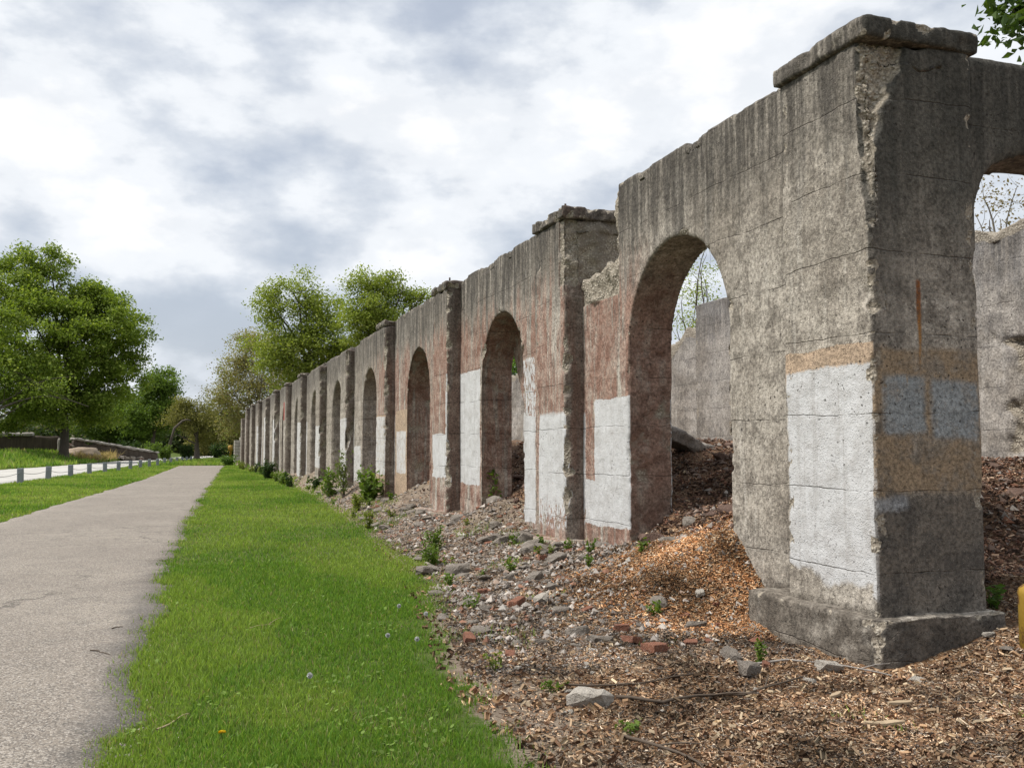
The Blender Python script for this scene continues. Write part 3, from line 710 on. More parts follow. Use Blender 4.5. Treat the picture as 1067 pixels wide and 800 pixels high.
# ------------------------------------------------------------------ rubble, piece by piece
def stone_mat(name, a, b, cc):
    q = N(name); P = q.n('ShaderNodeTexCoord').outputs['Object']
    n2 = q.noise(P, 2.5, 5, .6); n3 = q.noise(P, 14, 5, .7)
    c = q.mix(q.ss(n2, .3, .7), a, b); c = q.mix(q.ss(n3, .5, .75, 0, .8), c, cc)
    return q.out(c, .93, q.bump(n3, .8, .05), .2)
M_GREY = stone_mat('grey_rubble', (.27, .235, .20), (.17, .145, .12), (.40, .37, .33))
M_BRICK = stone_mat('red_brick', (.30, .135, .085), (.20, .09, .06), (.40, .28, .22))
M_PALE = stone_mat('pale_stone', (.50, .46, .40), (.40, .36, .31), (.24, .21, .18))
M_BROWN = stone_mat('brown_rubble', (.17, .11, .085), (.11, .07, .055), (.27, .21, .17))
def rock_mesh(name, mat, sd, flat=1., boxy=.3):
    rr = random.Random(sd); bm = bmesh.new()
    for i in range(22):
        v = Vector([rr.uniform(-1, 1) for _ in range(3)])
        m = max(abs(v.x), abs(v.y), abs(v.z)); l = v.length
        v = v/(m*boxy+l*(1-boxy))*rr.uniform(.82, 1.05); bm.verts.new((v.x*.5, v.y*.38, v.z*.30*flat))
    r = bmesh.ops.convex_hull(bm, input=bm.verts)
    bmesh.ops.delete(bm, geom=[g for g in set(r['geom_interior'])|set(r['geom_unused']) if isinstance(g, bmesh.types.BMVert)], context='VERTS')
    bmesh.ops.subdivide_edges(bm, edges=bm.edges, cuts=3, use_grid_fill=True)
    bmesh.ops.triangulate(bm, faces=bm.faces)
    for v in bm.verts:
        a = mn.fractal(v.co*4+Vector((sd, 0, 0)), 1., 2., 4); v.co += v.co.normalized()*a*.035
    return bm_mesh(name, bm, mat)
def brick_mesh(name, sd):
    rr = random.Random(sd); L = rr.uniform(.45, 1.)
    bm = bmbox(-.5*L, .5*L, -.25, .25, -.16, .16)
    bmesh.ops.subdivide_edges(bm, edges=bm.edges, cuts=7, use_grid_fill=True)
    for v in bm.verts:
        e = sum(1 for a, b in ((abs(v.co.x), .5*L), (abs(v.co.y), .25), (abs(v.co.z), .16)) if b-a < .01)
        a = mn.fractal(v.co*3+Vector((sd, 0, 0)), 1., 2., 4)
        v.co *= 1-max(0, a+.1)*.10*e
        if v.co.x > .3*L: v.co.x -= .18*(mn.fractal(v.co*Vector((0, 4, 4)) if False else Vector((sd, v.co.y*4, v.co.z*4)), 1., 2., 3)+.4)
    return bm_mesh(name, bm, M_BRICK)
greys = [rock_mesh('concrete_chunk', M_GREY, i, 1.-.4*(i % 3)*.6, .6) for i in range(7)]
pales = [rock_mesh('pale_stone', M_PALE, 20+i, .8, .5) for i in range(3)]
browns = [rock_mesh('rubble_chunk', M_BROWN, 30+i, .9, .5) for i in range(4)]
bricks = [brick_mesh('brick_fragment', 40+i) for i in range(5)]
def stone(name, me, x_, y_, s, label, cat_, group=None, sink=.125, tilt=.35, rz=None):
    o = bpy.data.objects.new(name, me); link(o)
    o.scale = (s, s*random.uniform(.7, 1.1), s*random.uniform(.6, 1.05))
    o.location = (x_, y_, hz(x_, y_)+s*(.17-sink))
    o.rotation_euler = (random.uniform(-tilt, tilt), random.uniform(-tilt, tilt), random.uniform(0, 6.28) if rz is None else rz)
    return tag(o, label, cat_, group)
NAMED = [
 ('brick', bricks[0], 2.30, 7.77, .24, 'orange-red brick piece at the lawn edge, nearest the path among the bricks', 'brick'),
 ('brick', bricks[1], 3.09, 9.92, .17, 'small squarish red brick lying alone in the rubble behind the two lawn-edge stones', 'brick'),
 ('brick_chunk', bricks[2], 3.14, 8.94, .26, 'dark reddish brick chunk in the middle of the rubble left of the pale slab', 'brick'),
 ('pale_slab', pales[0], 3.36, 8.86, .27, 'whitish flat slab fragment beside the dark reddish brick chunk', 'stone'),
 ('edge_stone', greys[1], 2.36, 8.85, .19, 'pale grey stone standing at the lawn edge behind the dandelion heads', 'stone'),
 ('edge_stone', greys[2], 2.70, 10.39, .19, 'rounded grey stone at the lawn edge farther along, behind the first edge stone', 'stone'),
 ('concrete_block', greys[3], 2.95, 11.94, .32, 'pinkish grey concrete block half sunk at the lawn edge below the leafy weed', 'rubble'),
 ('concrete_block', greys[4], 3.30, 11.65, .36, 'broad brownish concrete block just right of the half sunk one', 'rubble'),
 ('brick', bricks[3], 4.24, 11.15, .22, 'red brick leaning on the footing stones below the second pier', 'brick'),
 ('boulder', pales[1], 2.45, 5.60, .33, 'large pale grey-brown rock alone on the mulch in the foreground', 'rock'),
 ('brick', bricks[4], 3.64, 7.68, .22, 'dark red brick at the foot of the orange wood chip heap', 'brick'),
 ('brick', bricks[0], 3.51, 6.78, .27, 'long faded red brick lying flat left of the grey stone cluster', 'brick'),
 ('brick', bricks[2], 3.50, 7.18, .20, 'dark brown-red brick just behind the long faded brick', 'brick'),
 ('flat_stone', pales[1], 4.60, 7.98, .17, 'smooth cream coloured flat stone on the orange wood chip heap', 'stone'),
 ('corner_stone', greys[6], 4.04, 6.55, .25, 'upright grey stone left of the corner pier plinth beside a green sprig', 'stone'),
 ('corner_stone', greys[0], 3.80, 5.95, .24, 'low dark grey stone in front of the upright grey stone', 'stone'),
 ('corner_stone', pales[2], 4.46, 5.92, .23, 'mottled whitish stone directly before the plinth of the corner pier', 'stone'),
 ('brick', bricks[1], 4.12, 6.20, .13, 'small orange brick end beside the green sprig near the plinth', 'brick'),
 ('flat_stone', pales[0], 4.12, 5.68, .12, 'small white flat stone lying before the mottled stone', 'stone'),
 ('flat_stone', pales[1], 5.78, 5.75, .13, 'small whitish stone on the mulch against the right face of the plinth', 'stone'),
 ('flat_stone', greys[2], 5.66, 5.48, .13, 'lumpy light grey stone next to the yellow bollard', 'stone'),
 ('mound_block', browns[0], 4.95, 9.6, .30, 'dark brown block on the slope under the first arch', 'rubble'),
 ('footing_slab', greys[3], 4.25, 10.7, .34, 'wide broken grey footing slab below the wall right of the second pier', 'rubble'),
 ('footing_slab', greys[0], 4.5, 12.2, .36, 'lumpy grey footing slab at the front corner of the second pier', 'rubble'),
 ('footing_slab', greys[5], 4.35, 13.6, .42, 'dark flat footing slab left of the second pier', 'rubble'),
]
for (nm, me_, x_, y_, s_, lb, ct) in NAMED:
    stone(nm, me_, x_, y_, s_, lb, ct, None, .04, .2)

rr = random.Random(5)
taken = [(a[2], a[3]) for a in NAMED]
def spot(y0, y1, xlo=None, xhi=5.0):
    while True:
        y_ = 1/(1/y1+(1/y0-1/y1)*rr.random()); x_ = rr.uniform((ge(y_)+.3) if xlo is None else xlo, xhi)
        if bool(free_of_piers(np.array([x_]), np.array([y_]))[0]) and all(math.hypot(x_-a, y_-b) > .16 for a, b in taken):
            taken.append((x_, y_)); return x_, y_
G1 = 'concrete rubble strewn before the arcade'
for i in range(170):
    x_, y_ = spot(7.2, 34); s = .06+.22*rr.random()**2.6
    stone('concrete_chunk', greys[i % 7], x_, y_, s*(1+.3*(y_ > 11)), 'angular grey concrete chunk among the rubble strip before the arcade', 'rubble', G1)
for i in range(62):
    x_, y_ = spot(6.8, 30); stone('brick_fragment', bricks[i % 5], x_, y_, .08+.10*rr.random(), 'broken red brick piece lying in the rubble strip before the arcade', 'brick', 'brick fragments in the rubble')
for i in range(26):
    x_, y_ = spot(5.2, 26); stone('pale_stone', pales[i % 3], x_, y_, .05+.09*rr.random(), 'small pale stone lying on the brown debris before the arcade', 'stone', 'pale stones on the debris')
for i in range(130):
    x_, y_ = spot(7.6, 20, 5.0, 10.5); stone('rubble_chunk', browns[i % 4] if i % 5 else greys[i % 7], x_, y_, .09+.36*rr.random()**2, 'dark brown rubble chunk on the mound inside the arches', 'rubble', 'rubble on the mound inside')
for i in range(36):   # broken footing stones at the second and third piers
    k = 1 if i < 22 else 2; y_ = P0+PITCH*k+rr.uniform(-.7, 1.9); x_ = rr.uniform(4.35, 4.8)
    stone('footing_stone', greys[(i*3) % 7], x_, y_, .12+.26*rr.random(), 'broken grey footing stone at the base of a reddish pier', 'stone', 'footing stones by the piers', .12)

# fallen slab inside the first arch
def slab():
    bm = bmbox(-.9, .9, -.35, .35, -.11, .11)
    return solid('fallen_slab', bm, .03, lambda p, n: (n*(fr(p, 3, 4, 2)*.05), .3), M_INN)
o = obj('fallen_slab', slab()); o.location = (7.9, 14.3, float(h(7.9, 14.3))+.22); o.rotation_euler = (R_(8), R_(16), R_(20))
tag(o, 'dark tilted concrete slab lying on the mound behind the first arch', 'slab')

# ------------------------------------------------------------------ bollards
q = N('yellow_paint'); P = q.pos(); M_YEL = q.out(q.mix(q.ss(q.noise(P, 9, 5, .7), .5, .62), (.30, .19, .03), (.12, .06, .025)), .6, q.bump(q.noise(P, 25), .4, .01))
q = N('grey_wood'); P = q.pos(); M_POST = q.out(q.mix(q.noise(q.scale(P, 20, 20, 2), 1., 4), (.17, .185, .20), (.27, .285, .30)), .9, q.bump(q.noise(q.scale(P, 20, 20, 2), 1.), .4, .01))
def lathe(prof, seg, mat, name, smooth=True):
    bm = bmesh.new(); rings = []
    for r, z_ in prof: rings.append([bm.verts.new((r*math.cos(2*math.pi*i/seg), r*math.sin(2*math.pi*i/seg), z_)) for i in range(seg)])
    for a, b in zip(rings, rings[1:]):
        for i in range(seg): bm.faces.new((a[i], a[(i+1) % seg], b[(i+1) % seg], b[i]))
    bm.faces.new(rings[-1]); bm.faces.new(list(reversed(rings[0])))
    return bm_mesh(name, bm, mat, smooth)
def tube(pts, rads, seg=6):
    """returns V, F(quads) for a tapered tube"""
    V = []; pts = [Vector(p) for p in pts]; n = len(pts)
    for i, p in enumerate(pts):
        d = (pts[min(i+1, n-1)]-pts[max(i-1, 0)]).normalized()
        a = d.cross(Vector((.31, .2, .93))); 
        if a.length < .1: a = d.cross(Vector((1, 0, 0)))
        a.normalize(); b = d.cross(a)
        for j in range(seg):
            t = 2*math.pi*j/seg; V.append(p+(a*math.cos(t)+b*math.sin(t))*rads[i])
    F = [(i*seg+j, i*seg+(j+1) % seg, (i+1)*seg+(j+1) % seg, (i+1)*seg+j) for i in range(n-1) for j in range(seg)]
    return np.array([tuple(v) for v in V]), np.array(F)
BOLX, BOLY = 5.80, 5.36
bo = obj('bollard', lathe([(.105, -.3), (.105, .52), (.108, .54), (.10, .575), (.07, .60), (.0005, .61)], 28, M_YEL, 'bollard'), loc=(BOLX, BOLY, .03))
tag(bo, 'rusty yellow steel bollard at the right edge beside the corner pier', 'bollard')

n_post = 17; pA = Vector((-7.0, 49.8, 0)); pstep = Vector((.553, 5.18, 0))
def post_mesh():
    bm = bmbox(-.13, .13, -.13, .13, -.3, .72)
    bmesh.ops.bevel(bm, geom=[e for e in bm.edges], offset=.02, segments=1, affect='EDGES')
    return bm_mesh('post_body', bm, M_POST)
M_SLABC = N('galvanised'); M_SLABC = M_SLABC.out((.22, .22, .22), .6)
def wire_mesh():
    pts = [pstep*t+Vector((0, 0, .52-.12*math.sin(math.pi*t))) for t in np.linspace(0, 1, 9)]
    V, F = tube(pts, [.012]*9, 5); return npmesh('cable', V, F, M_SLABC)
pm = obj('guard_post', post_mesh(), loc=pA-pstep)
cb = obj('cable', wire_mesh(), pm)
PG = 'low grey posts along the road'
tag(pm, 'low square grey timber post in the row strung with cable beside the road', 'post', PG)
for i in range(n_post-1):
    c_ = copy_tree(pm); c_.location = pA+pstep*i; c_.rotation_euler = (random.uniform(-.03, .03), random.uniform(-.04, .04), 0)
    if i == n_post-2:
        for ch in list(c_.children): bpy.data.objects.remove(ch)

# ------------------------------------------------------------------ trees
q = N('bark'); P = q.pos()
M_BARK = q.out(q.mix(q.noise(q.scale(P, 5, 5, 1), 1.5, 5), (.045, .036, .028), (.13, .11, .09)), .95, q.bump(q.noise(q.scale(P, 12, 12, 2), 1.), .6, .03))
q = N('pale_bark'); P = q.pos()
M_BARK2 = q.out(q.mix(q.noise(q.scale(P, 5, 5, 1), 1.5, 5), (.10, .09, .075), (.22, .20, .17)), .95)
def curve(a, b, sag, n, rnd, wob):
    a, b = Vector(a), Vector(b); L = (b-a).length; out = []
    o1 = Vector([rnd.gauss(0, wob) for _ in range(3)])*L; o2 = Vector([rnd.gauss(0, wob) for _ in range(3)])*L
    for i in range(n+1):
        t = i/n; p = a.lerp(b, t)+o1*math.sin(math.pi*t)*.5+o2*math.sin(2*math.pi*t)*.3+Vector((0, 0, sag*L*math.sin(math.pi*t)))
        out.append(p)
    return out
def leaf_batch(cent, n_each, spread, size, cols, rnd, flat=.7, droop=0.):
    c = np.repeat(cent, n_each, 0); n = len(c)
    d = rnd.normal(0, 1, (n, 3))*np.array([1, 1, flat])*spread[:, None].repeat(n_each, 0) if np.ndim(spread) else rnd.normal(0, 1, (n, 3))*np.array([1, 1, flat])*spread
    p = c+d
    if droop: p[:, 2] -= np.abs(rnd.normal(0, droop, n))
    th = rnd.random(n)*2*np.pi; ph = rnd.normal(0, .6, n)
    u = np.stack([np.cos(th)*np.cos(ph), np.sin(th)*np.cos(ph), np.sin(ph)-.15], -1)
    w = np.cross(u, rnd.normal(0, 1, (n, 3))+np.array([0, 0, 1.2])); w /= np.linalg.norm(w, axis=1)[:, None]+1e-6
    s = size*(.6+.8*rnd.random(n))[:, None]
    nn = np.cross(u, w)*s*.12
    V = np.stack([p-u*s*.5, p+w*s*.30+nn-u*s*.05, p+u*s*.5, p-w*s*.30+nn-u*s*.05], 1).reshape(-1, 3)
    F = np.arange(n*4).reshape(-1, 4)
    # clump tone plus leaf tone
    tone = rnd.random((len(cent), 1)).repeat(n_each, 0)*.55+rnd.random((n, 1))*.45
    c0, c1 = np.array(cols[0]), np.array(cols[1]); col = c0*(1-tone)+c1*tone
    if len(cols) > 2: col = np.where(rnd.random((n, 1)) < .12, np.array(cols[2]), col)
    return V, F, col.repeat(4, 0)
def tree(name, base, trunk_h, trunk_r, blobs, nclump, nleaf, spread, lsize, cols, label, cat_='tree', group=None, seed=1, bark=M_BARK, nlimb=7, lean=(0, 0), gaps=0., droop=0., shell=.55, twigs=True, twig_r=.03, limbs_extra=(), cull=None, extra=()):
    """blobs: (x,y,z,rx,ry,rz) in world units"""
    rnd = random.Random(seed); rn = np.random.default_rng(seed)
    base = Vector(base); t = empty(name, base); tag(t, label, cat_, group)
    B = np.array(blobs, float); vol = (B[:, 3]*B[:, 4]*B[:, 5])**.75; vol /= vol.sum()
    cent = []
    while len(cent) < nclump:
        b = B[rn.choice(len(B), p=vol)]; v = rn.normal(0, 1, 3); v /= np.linalg.norm(v)
        r = (shell+(1-shell)*rn.random()) if rn.random() < .72 else rn.random()
        c = b[:3]+v*r*b[3:6]
        if c[2] < base.z+.15*trunk_h: continue
        if gaps and mn.noise(Vector(c/ (b[3]*.55))) < gaps-.6: continue
        if cull and not cull(c): continue
        cent.append(c)
    cent = np.array(cent+[np.array(e_) for e_ in extra])
    tubes = []
    top = base+Vector((lean[0], lean[1], trunk_h))
    tr = curve(base-Vector((0, 0, .2)), top, 0, 7, rnd, .03)
    rads = [trunk_r*(1.5 if i == 0 else 1.15-.45*i/7) for i in range(8)]
    tubes.append(tube(tr, rads, 10))
    nodes = [(tr[i], rads[i]) for i in range(4, 8)]
    tgt = []
    for i in range(nlimb):
        b = B[i % len(B)]; v = Vector([rnd.gauss(0, .35) for _ in range(3)])
        e = Vector(b[:3])+Vector((v.x*b[3], v.y*b[4], v.z*b[5]+.15*b[5])); tgt.append(e)
    for e in list(tgt)+[Vector(l) for l in limbs_extra]:
        st = tr[rnd.randint(5, 7)]; pts = curve(st, e, rnd.uniform(-.02, .12), 8, rnd, .09)
        r0 = trunk_r*rnd.uniform(.32, .55); rs = [r0*(1-.82*j/8) for j in range(9)]
        tubes.append(tube(pts, rs, 7)); nodes += [(pts[j], rs[j]) for j in range(2, 9)]
        for m in range(3):
            j = rnd.randint(3, 7); c = Vector(cent[rnd.randrange(len(cent))])
            cands = sorted((Vector(cent[rnd.randrange(len(cent))]) for _ in range(10)), key=lambda q_: (q_-pts[j]).length)
            c = cands[1]; p2 = curve(pts[j], c, rnd.uniform(0, .12), 6, rnd, .10); r2 = [rs[j]*.6*(1-.8*i/6) for i in range(7)]
            tubes.append(tube(p2, r2, 5)); nodes += [(p2[i], r2[i]) for i in range(2, 7)]
    NP_ = np.array([tuple(a[0]) for a in nodes])
    if twigs:
        for c in cent:
            j = int(np.argmin(((NP_-c)**2).sum(1))); r0 = min(nodes[j][1]*.6, twig_r)
            p2 = curve(nodes[j][0], c, .05, 3, rnd, .08); tubes.append(tube(p2, [r0, r0*.75, r0*.5, r0*.3], 3))
    V, F, _ = cat([(v, f, np.zeros((len(v), 3))) for v, f in tubes])
    put(npmesh('trunk', V, F, bark, smooth=True), 'trunk', t)
    parts = [leaf_batch(cent, nleaf, spread, lsize, cols, rn, droop=droop)]
    V, F, C_ = cat(parts)
    put(npmesh('crown', V, F, M_LEAF, col=C_), 'crown', t)
    return t
GRN = [(.08, .125, .014), (.25, .335, .050), (.36, .42, .10)]
LGT = [(.13, .175, .025), (.30, .365, .07), (.38, .42, .12)]
OLV = [(.11, .115, .03), (.24, .23, .07), (.30, .27, .12)]
BRN = [(.17, .15, .065), (.33, .30, .13), (.26, .32, .09)]

tree('broadleaf_tree', (-13.1, 125, .8), 7, .48, [(-13.1,125,15.1,9.2,8.2,8),(-17.4,125,20.6,4.5,4.1,4.5),(-15.9,125,23.9,3.7,3.3,2.1),(-8.6,125,14.7,4.9,4.4,5.2),(-17.9,119,11.9,5.3,4.7,5.8),(-7.4,125,9.5,3.9,3.6,3.2),(-13.9,125,7.9,6.8,6.1,3.2),(-11.1,125,18.4,4.6,4.2,4),(-24.2,125,15.8,5.5,5,7.8),(-17,123,5.8,5,4,2.4),(-9.5,124,6.2,3.6,3.4,2.2)],
     620, 190, .62, .34, GRN, 'large dark green broadleaf tree with a wide crown left beyond the road', seed=3, nlimb=15, gaps=.46)
tree('broadleaf_tree', (-21.5, 116, 1.2), 4, .42, [(-20,116,9,4,4,4),(-23,116,13,4,4,5),(-14.5,114,8.2,3.0,3,1.8)], 90, 90, .8, .32, GRN, 'dark limbed tree at the left edge of the view reaching across the big tree', seed=31, nlimb=5, limbs_extra=[(-9.5,113,6.2),(-11,114,9.5)])
tree('broadleaf_tree', (-4.4, 175, .5), 5, .35, [(-3.4,175,11.9,3.3,3,3.6),(-6,175,7.5,4.6,4.1,3.6),(-1.7,175,7.8,3,2.7,3)], 190, 130, .7, .40, [(.07,.12,.018),(.17,.25,.045)], 'rounded mid green tree just right of the large dark tree', seed=5)
tree('broadleaf_tree', (-12.3, 190, 1.5), 4, .35, [(-12.3,190,7,7,6,3.8),(-7,190,6,5,4,3.4)], 240, 130, .9, .45, [(.045,.08,.014),(.11,.16,.03)], 'dark green tree mass low behind the large tree', seed=6)
tree('willow_tree', (2.5, 165, .2), 3.2, .42, [(1.6,165,7.2,4.1,3.7,3.1),(3.9,165,4.9,3.5,3.1,2.5),(-.5,165,6.2,2.8,2.5,1.8)], 170, 90, .6, .28, OLV, 'olive tree with one long trunk arching over to the left', seed=8, limbs_extra=[(-1.2,165,4)], shell=.4, gaps=.2)
_a = [(1.4,162,6.2),(.9,161,6.3),(.2,161,6.1),(-1.0,161,4.9),(-1.6,161,2.4),(-1.75,161,0)]
_t = [o for o in COL.objects if o.name.startswith('willow_tree')][0]
V, F = tube([Vector(_a[0]).lerp(Vector(_a[1]), t) for t in (0, .5)]+_a[1:], [.10,.12,.15,.18,.21,.25,.29], 8); put(npmesh('arching_trunk', V, F, M_BARK, smooth=True), 'arching_trunk', _t)
tree('willow_tree', (7.9, 200, .2), 4, .35, [(7.8,200,7,4.2,3.8,5.7),(10.3,200,4.1,3.5,3.1,3.8),(4.2,200,4.4,3.2,3,4)], 230, 100, .75, .36, OLV, 'olive green tree closing the end of the road', seed=9, shell=.4)
tree('sapling_thicket', (8.0, 110, .2), 5, .22, [(6.2,110,10.4,3.6,3.3,3.2),(8.3,110,7.2,4.3,3.8,4.1),(4.4,110,8.2,2.3,2.1,2.5),(7.5,110,13.1,2.7,2.4,2.4),(11.2,110,10,3.2,2.9,3.2),(5.5,110,4.5,2.4,2,2.6),(12.5,104,9,4,3,4),(9.5,104,12.5,2.6,2,2.4)],
     560, 58, .50, .21, BRN, 'brownish half bare tree with upright twigs behind the far end of the arcade', seed=10, nlimb=12, bark=M_BARK2, shell=.3, twig_r=.05)
tree('locust_tree', (10.2, 80, .3), 8, .30, [(6.9,80,13.2,1.9,1.7,2),(9,80,14.7,2.1,1.9,1.6),(10.8,80,12.7,2.7,2.4,2.1),(8.1,80,9.7,2.8,2.5,2.5),(11.7,80,9.8,3,2.7,2.2),(6.6,80,9.6,2.2,2,2.2),(9.2,80,7.6,3,2.6,2),(14,80,9,3,3,2)],
     400, 90, .42, .20, LGT, 'light green open crowned tree behind the arcade, left of the two', seed=12, nlimb=10, gaps=.25, shell=.4)
tree('locust_tree', (14.2, 75, .3), 8, .30, [(13,75,14.5,1.5,1.4,1.4),(15.2,75,14.2,1.8,1.7,1.5),(17.2,75,13.4,1.5,1.4,1.1),(13.9,75,11.7,2.7,2.5,2.3),(18.2,75,14.0,.8,.7,.5),(15.8,75,11,2.3,2.1,1.9)],
     260, 95, .40, .19, LGT, 'light green forked tree behind the arcade, right of the two', seed=13, nlimb=11, gaps=.3, shell=.35)
for i, (bx0, by0, sd) in enumerate(((23.2, 40, 14), (22.2, 38, 15), (24.6, 43, 16))):
    tree('young_tree', (bx0, by0, .4), 4.5, .11, [(bx0,by0,9,1.3,1.3,2.6),(bx0+.5,by0,7,1.6,1.5,1.8)], 46, 20, .28, .11, LGT,
         ('slim young tree with sparse leaves seen in the middle of the first arch', 'slim leaning young tree seen at the left side of the first arch', 'slim young tree seen at the right side of the first arch')[i], seed=sd, nlimb=6, shell=.3, twig_r=.025, lean=(.4*(i-1), 0))
tree('bushy_tree', (18.1, 50, .4), 3, .2, [(18.1,50,6.3,1.6,1.4,1.9),(17,50,5,2,2,2)], 70, 80, .35, .17, [(.06,.13,.014),(.13,.24,.03)], 'bright green bushy tree glimpsed through the second arch', seed=17)
tree('budding_tree', (21.0, 20, .4), 4, .13, [(21,20,8.2,1.4,1.3,1.3),(22.3,20,9,1.3,1.2,1.3),(20.3,20,6.9,1.1,1,1),(21.5,20,6.5,1.6,1.5,1.4)], 110, 11, .20, .085, [(.16,.10,.05),(.20,.17,.06)], 'budding tree with thin branches seen through the right hand arch', seed=18, nlimb=9, bark=M_BARK2, shell=.2, twig_r=.02)
_r = random.Random(4)
tree('overhanging_tree', (12.2, 6.2, .9), 4.2, .20, [(11.9,6.2,7.6,2.4,2.2,1.9),(10.8,5.6,6.6,1.9,1.6,1.3),], 120, 30, .17, .10, [(.025,.055,.010),(.07,.115,.02)], 'leafy branch of a green tree reaching in at the top right corner', seed=19, nlimb=8, limbs_extra=[(7.75,7.0,5.95)], extra=[(7.52+.34*i_/9.+_r.uniform(-.05,.05), 7.0+_r.uniform(-.12,.12), 5.72+.05*i_+_r.uniform(-.16,.1)) for i_ in range(10) for _ in range(2)],
     shell=.3, twig_r=.012, cull=lambda c: c[0] > 1.04*c[1]+1.3)
# far woods that close the horizon: one mass
rn = np.random.default_rng(4); parts = []
cx_ = []
for i in range(1500):
    x_ = rn.uniform(-150, 60) if i % 4 else rn.uniform(-60, 30); y_ = 250+rn.uniform(-15, 25)-abs(x_)*.25; hh = 7.5+3.*mn.noise(Vector((x_*.07, 0, 2)))+2*mn.noise(Vector((x_*.3, 0, 2)))
    cx_.append((x_, y_, rn.random()**.7*hh))
cent = np.array(cx_)
V, F, C_ = leaf_batch(cent, 80, 1.7, .95, [(.035,.06,.018),(.09,.12,.04),(.13,.12,.06)], rn)
tag(obj('distant_woods', npmesh('distant_woods', V, F, M_LEAF, col=C_)), 'dark mass of distant woods along the horizon', 'woods', kind='stuff')


# ------------------------------------------------------------------ small plants
def bush(name, x_, y_, r, hgt, nleaf, size, cols, label, cat_='bush', group=None, sd=1, stems=7):
    rnd = random.Random(sd); rn = np.random.default_rng(sd); z_ = float(h(x_, y_)); t = empty(name, (x_, y_, z_)); tag(t, label, cat_, group)
    tb = []; pts = []
    for i in range(stems):
        a = rnd.uniform(0, 6.28); rr_ = r*rnd.uniform(.2, 1); e = Vector((x_+math.cos(a)*rr_, y_+math.sin(a)*rr_, z_+hgt*rnd.uniform(.6, 1.05)))
        c = curve((x_+rnd.uniform(-.15, .15)*r, y_, z_-.03), e, .06, 5, rnd, .06); tb.append(tube(c, [size*.10*(1-.13*j) for j in range(6)], 4)); pts += [tuple(p) for p in c[1:]]
    V, F, _ = cat([(v, f, np.zeros((len(v), 3))) for v, f in tb]); put(npmesh('stems', V, F, M_BARK if hgt > .5 else M_LEAF, col=np.full((len(V), 3), (.09, .12, .03))), 'stems', t)
    V, F, C_ = leaf_batch(np.array(pts), max(2, nleaf//len(pts)), r*.16, size, cols, rn, flat=.8); put(npmesh('leaves', V, F, M_LEAF, col=C_), 'leaves', t)
BR = [(.06, .11, .015), (.15, .22, .035)]; YG = [(.10, .14, .025), (.22, .26, .05)]; DK = [(.02, .045, .01), (.05, .09, .02)]
bush('dark_bush', 4.45, 53, .50, 1.0, 900, .12, DK, 'dark green round bush before the far piers', sd=2, stems=14)
bush('leafy_bush', 4.4, 30.2, .45, .85, 420, .11, BR, 'leafy green bush low before the middle piers, left of the tall spindly one', sd=3, stems=9)
bush('spindly_bush', 4.5, 28.0, .38, 1.25, 330, .09, [(.10,.14,.04),(.17,.20,.07)], 'tall spindly grey-green bush against the middle piers', sd=4, stems=11)
bush('leafy_bush', 4.62, 24.9, .50, .75, 420, .15, BR, 'bright green broad leaved bush at the foot of the fourth pier', sd=5, stems=9)
bush('leafy_weed', 4.15, 23.8, .22, .38, 200, .08, YG, 'yellow-green weed below the bright broad leaved bush', 'plant', sd=6)
bush('leafy_weed', 3.55, 19.0, .18, .36, 160, .07, YG, 'thin upright weed in the rubble before the third pier, near the lawn', 'plant', sd=7)
bush('leafy_weed', 3.24, 12.6, .20, .30, 300, .05, BR, 'dense green weed at the lawn edge above the concrete blocks', 'plant', sd=8, stems=10)
bush('leafy_weed', 3.60, 14.0, .20, .36, 280, .055, BR, 'taller green weed behind the dense one at the lawn edge', 'plant', sd=9, stems=9)
bush('leafy_weed', 3.68, 10.7, .12, .20, 60, .055, BR, 'small green sprig beside a red brick in the rubble', 'plant', sd=10)
bush('leafy_weed', 2.18, 6.69, .09, .13, 90, .035, YG, 'pale green tuft at the lawn corner in the foreground', 'plant', sd=11)
bush('leafy_weed', 2.38, 6.04, .10, .07, 60, .035, BR, 'flat green seedling on the mulch behind the foreground rock', 'plant', sd=12)
bush('leafy_weed', 2.75, 9.2, .12, .14, 120, .035, BR, 'little green weed beside the pale edge stone', 'plant', sd=13)
bush('leafy_weed', 4.06, 7.84, .08, .15, 34, .06, BR, 'bright sprig with pointed leaves on the wood chips below the cream stone', 'plant', sd=14, stems=5)
bush('leafy_weed', 4.13, 6.30, .07, .17, 60, .045, BR, 'bright green sprig just left of the corner plinth', 'plant', sd=15, stems=6)
bush('leafy_weed', 2.45, 5.05, .10, .06, 50, .035, BR, 'tiny green seedling on the mulch nearest the camera', 'plant', sd=16)
bush('leafy_weed', 6.35, 6.28, .12, .22, 70, .06, [(.05,.11,.015),(.09,.16,.03)], 'shaded green sprig to the right of the corner pier', 'plant', sd=17)
bush('leafy_weed', 5.6, 17.2, .3, .7, 120, .10, BR, 'green weed growing inside the second arch', 'plant', sd=18)
rr = random.Random(77)
for i in range(24):
    y_ = 1/(1/60+(1/9-1/60)*rr.random()); x_ = rr.uniform(ge(y_)+.1, 4.8); s_ = rr.uniform(.6, 1.2)*(1+y_/40)
    bush('rubble_weed', x_, y_, .07*s_, .11*s_, 40, .04*s_, rr.choice([BR, YG]), 'small green weed sprouting from the rubble strip before the arcade', 'weed', 'weeds sprouting from the rubble', sd=100+i, stems=5)
for i in range(14):
    y_ = rr.uniform(34, 82); x_ = rr.uniform(4.3, 4.9)
    bush('pier_weed', x_, y_, .28, .35+.3*rr.random(), 160, .11, rr.choice([BR, YG, DK]), 'green weed clump along the feet of the far piers', 'weed', 'weed clumps along the far piers', sd=200+i, stems=7)
